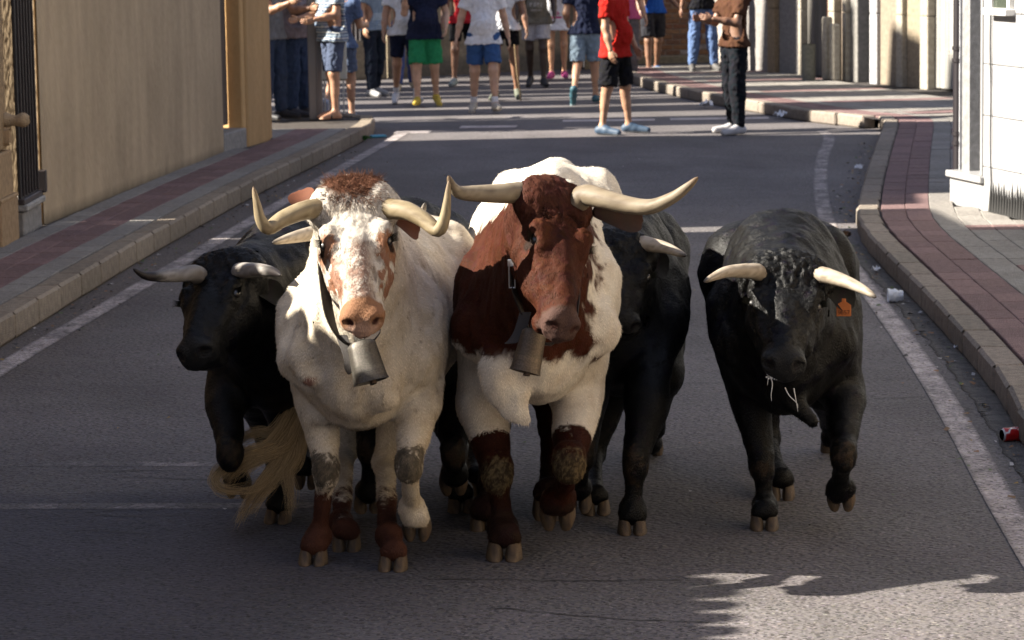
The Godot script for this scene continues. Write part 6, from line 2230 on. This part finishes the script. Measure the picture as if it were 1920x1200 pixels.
func build_right_side() -> void:
	var pav := PackedVector2Array()
	for p in rounded(RIGHT_KERB):
		pav.append(p + Vector2(0.06, 0))
	for k in range(RIGHT_WALL.size() - 1, -1, -1):
		pav.append(RIGHT_WALL[k] + Vector2(0.4, 0))
	var p: Node = struct("right_pavement", flat(pav, 0.125, Color(0.09, 0.08, 0.075)), M.stone, "raised pavement of grey and reddish tiles on the right")
	kerb(RIGHT_KERB, 0.145, 1.0, 2.0, -51.0, p, Color(0.31, 0.265, 0.22))
	tiles(RIGHT_KERB, RIGHT_WALL, 1.0, 0.15, -13.2, -50.0, -25.6, [0, 1], 12, p)
	# the white marble house
	var h := thing("marble_house", "bright white marble clad house on the right pavement", "house", Vector3(4.4, 0, -22))
	var b := -h.position
	var d := Vector2(0.21, 0.978).normalized()
	var o := Vector2(3.70, -25.3)
	var inn := Vector2(d.y, -d.x)
	var s := Soup.new()
	var white := Color(0.36, 0.36, 0.365)
	var pt := func(t: float, i: float) -> Vector2: return o + d * t + inn * i
	# the core behind the slabs
	wall_box(s, pt.call(12.0, 0.03), pt.call(0.85, 0.03), 0.1, 6.2, 0.5, Color(0.30, 0.30, 0.30))
	wall_box(s, pt.call(0.85, 0.32), pt.call(0.0, 0.32), 0.1, 6.2, 0.3, Color(0.42, 0.43, 0.46))
	wall_box(s, pt.call(0.12, 0.08), pt.call(0.0, 0.08), 0.1, 6.2, 0.26, Color(0.50, 0.51, 0.55))
	wall_box(s, pt.call(0.0, 0.10), pt.call(0.0, 5.0), 0.1, 6.2, 0.3, white * 0.8)
	obj("wall", s, M.stone, h, Transform3D(Basis(), b))
	var r := RandomNumberGenerator.new()
	r.seed = 3
	var ys := [0.13, 0.50, 0.92, 1.34, 1.76, 2.18, 2.60, 3.02, 3.44, 3.86, 4.28, 4.70]
	for row in ys.size() - 1:
		var t := 0.87
		var w := [0.20, 0.62, 0.62, 0.62, 0.62, 0.62]
		for k in 6:
			s = Soup.new()
			wall_box(s, pt.call(t + w[k] - 0.004, r.randf_range(-0.002, 0.002)), pt.call(t + 0.003, 0.0), ys[row] + 0.003, ys[row + 1] - 0.003, 0.028, white * r.randf_range(0.95, 1.03), 0.003)
			obj("marble_slab", s, M.marble, h, Transform3D(Basis(), b))
			t += w[k]
	s = Soup.new()
	wall_box(s, pt.call(0.868, -0.012), pt.call(0.83, -0.012), 0.42, 6.0, 0.2, white * 0.92, 0.006)
	obj("door_frame", s, M.marble, h, Transform3D(Basis(), b))
	s = Soup.new()
	wall_box(s, pt.call(0.90, -0.04), pt.call(0.10, -0.04), 0.36, 0.415, 0.34, white * 0.95, 0.008)
	wall_box(s, pt.call(0.86, 0.0), pt.call(0.10, 0.0), 0.12, 0.36, 0.3, white * 0.85, 0.008)
	obj("sill", s, M.marble, h, Transform3D(Basis(), b))
	s = Soup.new()
	wall_box(s, pt.call(1.48, -0.02), pt.call(1.14, -0.02), 1.80, 2.9, 0.05, Color(0.30, 0.32, 0.28))
	var win := obj("window", s, M.glass, h, Transform3D(Basis(), b))
	s = Soup.new()
	wall_box(s, pt.call(1.53, -0.045), pt.call(1.48, -0.045), 1.80, 2.9, 0.07, Color(0.62, 0.61, 0.58), 0.005)
	wall_box(s, pt.call(1.14, -0.045), pt.call(1.10, -0.045), 1.80, 2.9, 0.07, Color(0.62, 0.61, 0.58), 0.005)
	obj("window_frame", s, M.plain, win)
	s = Soup.new()
	wall_box(s, pt.call(1.56, -0.09), pt.call(1.08, -0.09), 1.745, 1.80, 0.12, Color(0.66, 0.65, 0.63), 0.006)
	obj("window_sill", s, M.plain, win)
	s = Soup.new()
	s.tube([Vector3(3.80, 0.1, o.y + 0.04), Vector3(3.80, 1.1, o.y + 0.04), Vector3(3.80, 6.0, o.y + 0.04)], [0.045, 0.045, 0.045], [Color(0.012, 0.011, 0.013), Color(0.012, 0.011, 0.013), Color(0.012, 0.011, 0.013)], 12)
	var dp := thing("drainpipe", "thin black drainpipe at the far corner of the white house", "drainpipe", Vector3(o.x - 0.05, 0, o.y))
	obj("pipe", s, M.iron, dp, Transform3D(Basis(), -dp.position))
	for y in [0.62, 0.70, 1.32, 1.42]:
		s = Soup.new()
		var c := Vector3(3.80, y, o.y + 0.04)
		s.tube([c, c + Vector3(0, 0.03, 0)], [0.054, 0.054], [Color(0.012, 0.011, 0.013), Color(0.012, 0.011, 0.013)], 12)
		obj("collar", s, M.iron, dp, Transform3D(Basis(), -dp.position))
	s = Soup.new()
	var cp := []
	for k in 16:
		var q: Vector2 = pt.call(1.08 + sin(k * 0.9) * 0.008 - k * 0.002, -0.012)
		cp.append(Vector3(q.x, 0.15 + k * 0.11, q.y))
	var cr := []
	var cc := []
	for k in 16:
		cr.append(0.006)
		cc.append(Color(0.03, 0.03, 0.033))
	s.tube(cp, cr, cc, 6)
	tag(obj("wall_cable", s, M.plain), "thin dark cable running down the white marble wall", "cable")
	h = thing("shadow_spikes", "jagged shadow at the foot of the white marble wall, built as a row of black spikes", "spikes", Vector3(4.1, 0, -23.6))  # solid spikes stand in for a jagged shadow on the wall foot
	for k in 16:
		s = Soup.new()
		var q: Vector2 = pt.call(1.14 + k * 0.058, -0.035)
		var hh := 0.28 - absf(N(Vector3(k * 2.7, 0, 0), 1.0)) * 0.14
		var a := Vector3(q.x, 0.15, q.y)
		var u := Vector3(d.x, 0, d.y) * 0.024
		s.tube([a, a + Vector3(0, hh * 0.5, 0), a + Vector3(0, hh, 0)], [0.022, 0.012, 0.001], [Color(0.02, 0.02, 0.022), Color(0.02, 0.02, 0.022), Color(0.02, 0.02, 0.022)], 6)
		obj("shadow_spike", s, M.iron, h, Transform3D(Basis(), -h.position))
	# an unseen rendered house on the right, added to bounce warm light
	h = thing("cream_bounce_house", "unseen cream rendered house on the right near the camera, added to bounce warm light", "house", Vector3(6.5, 0, -6))
	s = Soup.new()
	wall_box(s, Vector2(7.4, 4), Vector2(6.05, -13.2), 0.1, 5.5, 0.5, Color(0.55, 0.46, 0.34))
	obj("wall", s, M.render, h, Transform3D(Basis(), -h.position))
	s = Soup.new()
	wall_box(s, Vector2(6.33, -9.2), Vector2(6.25, -10.2), 0.15, 2.3, 0.06, Color(0.10, 0.06, 0.04))
	obj("door", s, M.wood, h, Transform3D(Basis(), -h.position))

func build_far_side() -> void:
	# the grey-beige wall across the end
	var h := thing("concrete_wall", "weathered grey beige wall across the end of the street", "wall", Vector3(-1, 0, -52.5))
	var b := -h.position
	var s := Soup.new()
	var cw := Color(0.30, 0.25, 0.175)
	var rows := []
	var cols := []
	for kk in 40:
		var y := 0.0 + kk * 0.12
		var row := []
		var cc := []
		for k in 50:
			var x := lerpf(-2.05, 1.35, k / 49.0)
			var z := lerpf(-51.0, -53.5, k / 49.0)
			row.append(Vector3(x, y, z + N(Vector3(x, y, 0), 1.5) * 0.02))
			var m := N(Vector3(x, y, 2), 1.6) * 0.35 + N(Vector3(x, y, 5), 6.0) * 0.25
			cc.append((cw * (1.0 + m)).lerp(Color(0.13, 0.12, 0.10), smoothstep(0.35, 0.25, y) * 0.7))
		rows.append(row)
		cols.append(cc)
	rows.reverse(); cols.reverse()
	s.grid(rows, cols)
	wall_box(s, Vector2(1.35, -53.55), Vector2(-2.05, -51.05), 0.0, 4.7, 0.4, cw)
	wall_box(s, Vector2(-2.05, -50.75), Vector2(-9.0, -49.5), 0.0, 0.66, 0.3, cw * 1.1, 0.02)
	obj("wall", s, M.stone, h, Transform3D(Basis(), b))
	h = thing("railing", "dark brown slatted railing on the low wall at the far left", "railing", Vector3(-4, 0.66, -50.4))
	b = -h.position
	for k in 64:
		s = Soup.new()
		var u := k / 64.0
		var x := lerpf(-2.1, -6.5, u)
		var z := lerpf(-50.85, -50.1, u)
		s.box(Vector3(x - 0.046, 0.66, z - 0.01), Vector3(x, 2.6, z + 0.01), Color(0.085, 0.062, 0.052))
		obj("slat", s, M.wood, h, Transform3D(Basis(), b))
	s = Soup.new()
	for y in [0.95, 1.55, 2.3]:
		wall_box(s, Vector2(-2.05, -50.88), Vector2(-6.5, -50.13), y, y + 0.05, 0.03, Color(0.05, 0.04, 0.036))
	obj("rail", s, M.wood, h, Transform3D(Basis(), b))
	# the brick wall
	h = thing("brick_wall", "orange brick wall at the far end, patched with pale mortar", "wall", Vector3(2.6, 0, -53))
	b = -h.position
	s = Soup.new()
	s.box(Vector3(1.36, 0, -53.6), Vector3(4.3, 4.6, -53.02), Color(0.42, 0.33, 0.25))
	s.box(Vector3(1.36, 0, -53.02), Vector3(4.3, 0.22, -52.96), Color(0.34, 0.26, 0.15), Transform3D(), 0.01)
	obj("wall", s, M.stone, h, Transform3D(Basis(), b))
	var r := RandomNumberGenerator.new()
	r.seed = 4
	var kinds := []
	for k in 6:
		s = Soup.new()
		var c: Color = [Color(0.36, 0.17, 0.075), Color(0.32, 0.14, 0.07), Color(0.40, 0.21, 0.10), Color(0.30, 0.15, 0.08), Color(0.38, 0.19, 0.085), Color(0.46, 0.36, 0.28)][k]
		s.box(Vector3(-0.122, 0, -0.02), Vector3(0.122, 0.078, 0.014), c, Transform3D(), 0.006)
		kinds.append(s.mesh())
	for row in 24:
		for k in 11:
			var x := 1.62 + k * 0.26 + (0.13 if row % 2 else 0.0)
			if x > 4.2:
				continue
			var wk := 5 if N(Vector3(x, row * 0.09, 0), 2.0) > 0.42 else r.randi() % 5
			obj("brick", kinds[wk], M.stone, h, Transform3D(Basis(), b + Vector3(x, 0.24 + row * 0.092, -53.02 + r.randf_range(-0.004, 0.004))))
	# the row of house fronts at the right, in bands of sun and shade
	var a := Vector2(6.45, -41.3)
	var e := Vector2(3.45, -50.6)
	var d := (e - a).normalized()
	var n := Vector2(-d.y, d.x)
	if n.x > 0: n = -n
	var pale := Color(0.44, 0.40, 0.33)
	var grey := Color(0.30, 0.29, 0.27)
	var fronts := [
		["stone_house", "pale stone house front with a grey shuttered door at the far right", 0.0, 3.1, [[0.0, 0.35, 0.10, pale, "pilaster"], [0.35, 1.35, -0.05, grey, "shutter"], [1.35, 1.60, 0.08, pale, "pilaster"], [1.60, 2.15, 0.02, Color(0.34, 0.28, 0.20), "wall"], [2.15, 2.35, 0.10, pale, "pilaster"], [2.35, 3.1, 0.0, Color(0.30, 0.25, 0.19), "wall"]]],
		["plank_house", "house front with a dark blue doorway between pale stone jambs", 3.1, 5.9, [[3.1, 3.35, 0.06, Color(0.5, 0.5, 0.52), "pilaster"], [3.35, 3.8, -0.15, Color(0.015, 0.017, 0.025), "door"], [3.8, 4.05, 0.05, grey, "wall"], [4.05, 4.2, 0.12, pale, "pilaster"], [4.2, 4.5, 0.0, Color(0.25, 0.20, 0.16), "wall"], [4.5, 4.72, 0.12, pale, "pilaster"], [4.72, 4.9, 0.06, Color(0.27, 0.13, 0.08), "wall"], [4.9, 5.9, -0.05, Color(0.12, 0.11, 0.10), "door"]]],
		["grey_house", "grey house front with wooden doors beyond the pale jambs", 5.9, 9.8, [[5.9, 6.0, 0.06, pale, "pilaster"], [6.0, 6.9, 0.0, Color(0.26, 0.25, 0.24), "wall"], [6.9, 7.2, 0.08, Color(0.33, 0.25, 0.16), "pilaster"], [7.2, 8.3, 0.02, Color(0.30, 0.28, 0.27), "wall"], [8.3, 9.0, -0.08, Color(0.22, 0.17, 0.15), "door"], [9.0, 9.8, 0.02, Color(0.40, 0.36, 0.32), "wall"]]]]
	for f in fronts:
		h = thing(f[0], f[1], "house", Vector3(a.x + d.x * f[2], 0, a.y + d.y * f[2]))
		b = -h.position
		for q in f[4]:
			var p0: Vector2 = a + d * q[0] + n * q[2]
			var p1: Vector2 = a + d * (q[1] - 0.004) + n * q[2]
			if q[4] == "pilaster":
				for k in 5:
					s = Soup.new()
					wall_box(s, p0, p1, 0.12 + k * 1.05, 0.12 + k * 1.05 + 1.044, 0.5, q[3] * (1.0 - 0.04 * (k % 2)), 0.012)
					obj("stone_block", s, M.stone, h, Transform3D(Basis(), b))
			elif q[4] == "shutter" or q[4] == "door":
				var m := int((q[1] - q[0]) / 0.14)
				for k in m:
					s = Soup.new()
					var u0 := p0.lerp(p1, k / float(m))
					var u1 := p0.lerp(p1, (k + 0.95) / float(m))
					wall_box(s, u0, u1, 0.15, 5.3, 0.4, q[3] * (0.9 + 0.25 * (k % 2)), 0.008)
					obj("plank", s, M.wood, h, Transform3D(Basis(), b))
			else:
				s = Soup.new()
				wall_box(s, p0, p1, 0.12, 5.4, 0.5, q[3], 0.012)
				obj("wall", s, M.stone, h, Transform3D(Basis(), b))
	for q in [[4.28, 0.95, "pale stone bollard slab beside the dark doorway, the taller one"], [4.0, 0.85, "pale stone slab leaning at the doorway, nearer one"]]:
		s = Soup.new()
		var p1: Vector2 = a + d * (q[0] + 0.16) + n * 0.35
		var p0: Vector2 = a + d * q[0] + n * 0.35
		wall_box(s, p0, p1, 0.15, 0.15 + q[1], 0.12, pale * 1.05, 0.02)
		tag(obj("stone_slab", s, M.stone), q[2], "stone slab")
	s = Soup.new()
	var gp: Vector2 = a + d * 4.35 + n * 0.6
	s.tube([Vector3(gp.x, 0.15, gp.y), Vector3(gp.x, 0.7, gp.y)], [0.10, 0.10], [Color(0.20, 0.20, 0.17), Color(0.20, 0.20, 0.17)], 14)
	tag(obj("stone_post", s, M.stone), "short round grey post in front of the pale stone slabs", "post")
	# the steel post and the white barrier at the left corner
	s = Soup.new()
	s.box(Vector3(-2.50, 0.16, -37.55), Vector3(-2.33, 4.2, -37.40), Color(0.20, 0.20, 0.21), Transform3D(), 0.012)
	s.box(Vector3(-2.40, 0.16, -37.40), Vector3(-2.36, 4.2, -37.385), Color(0.14, 0.14, 0.15), Transform3D(), 0.004)
	tag(obj("steel_post", s, M.iron), "grey square steel post at the left pavement corner", "post")
	h = thing("white_barrier", "white barred barrier behind the steel post", "barrier", Vector3(-2.2, 0.16, -38.3))
	for k in 6:
		s = Soup.new()
		s.box(Vector3(-2.42 + k * 0.06, 0.16, -38.30), Vector3(-2.40 + k * 0.06, 0.85, -38.28), Color(0.55, 0.55, 0.52))
		obj("bar", s, M.plain, h, Transform3D(Basis(), -h.position))
	s = Soup.new()
	s.box(Vector3(-2.45, 0.62, -38.29), Vector3(-2.06, 1.15, -38.26), Color(0.55, 0.55, 0.48), Transform3D(), 0.006)
	obj("panel", s, M.plain, h, Transform3D(Basis(), -h.position))
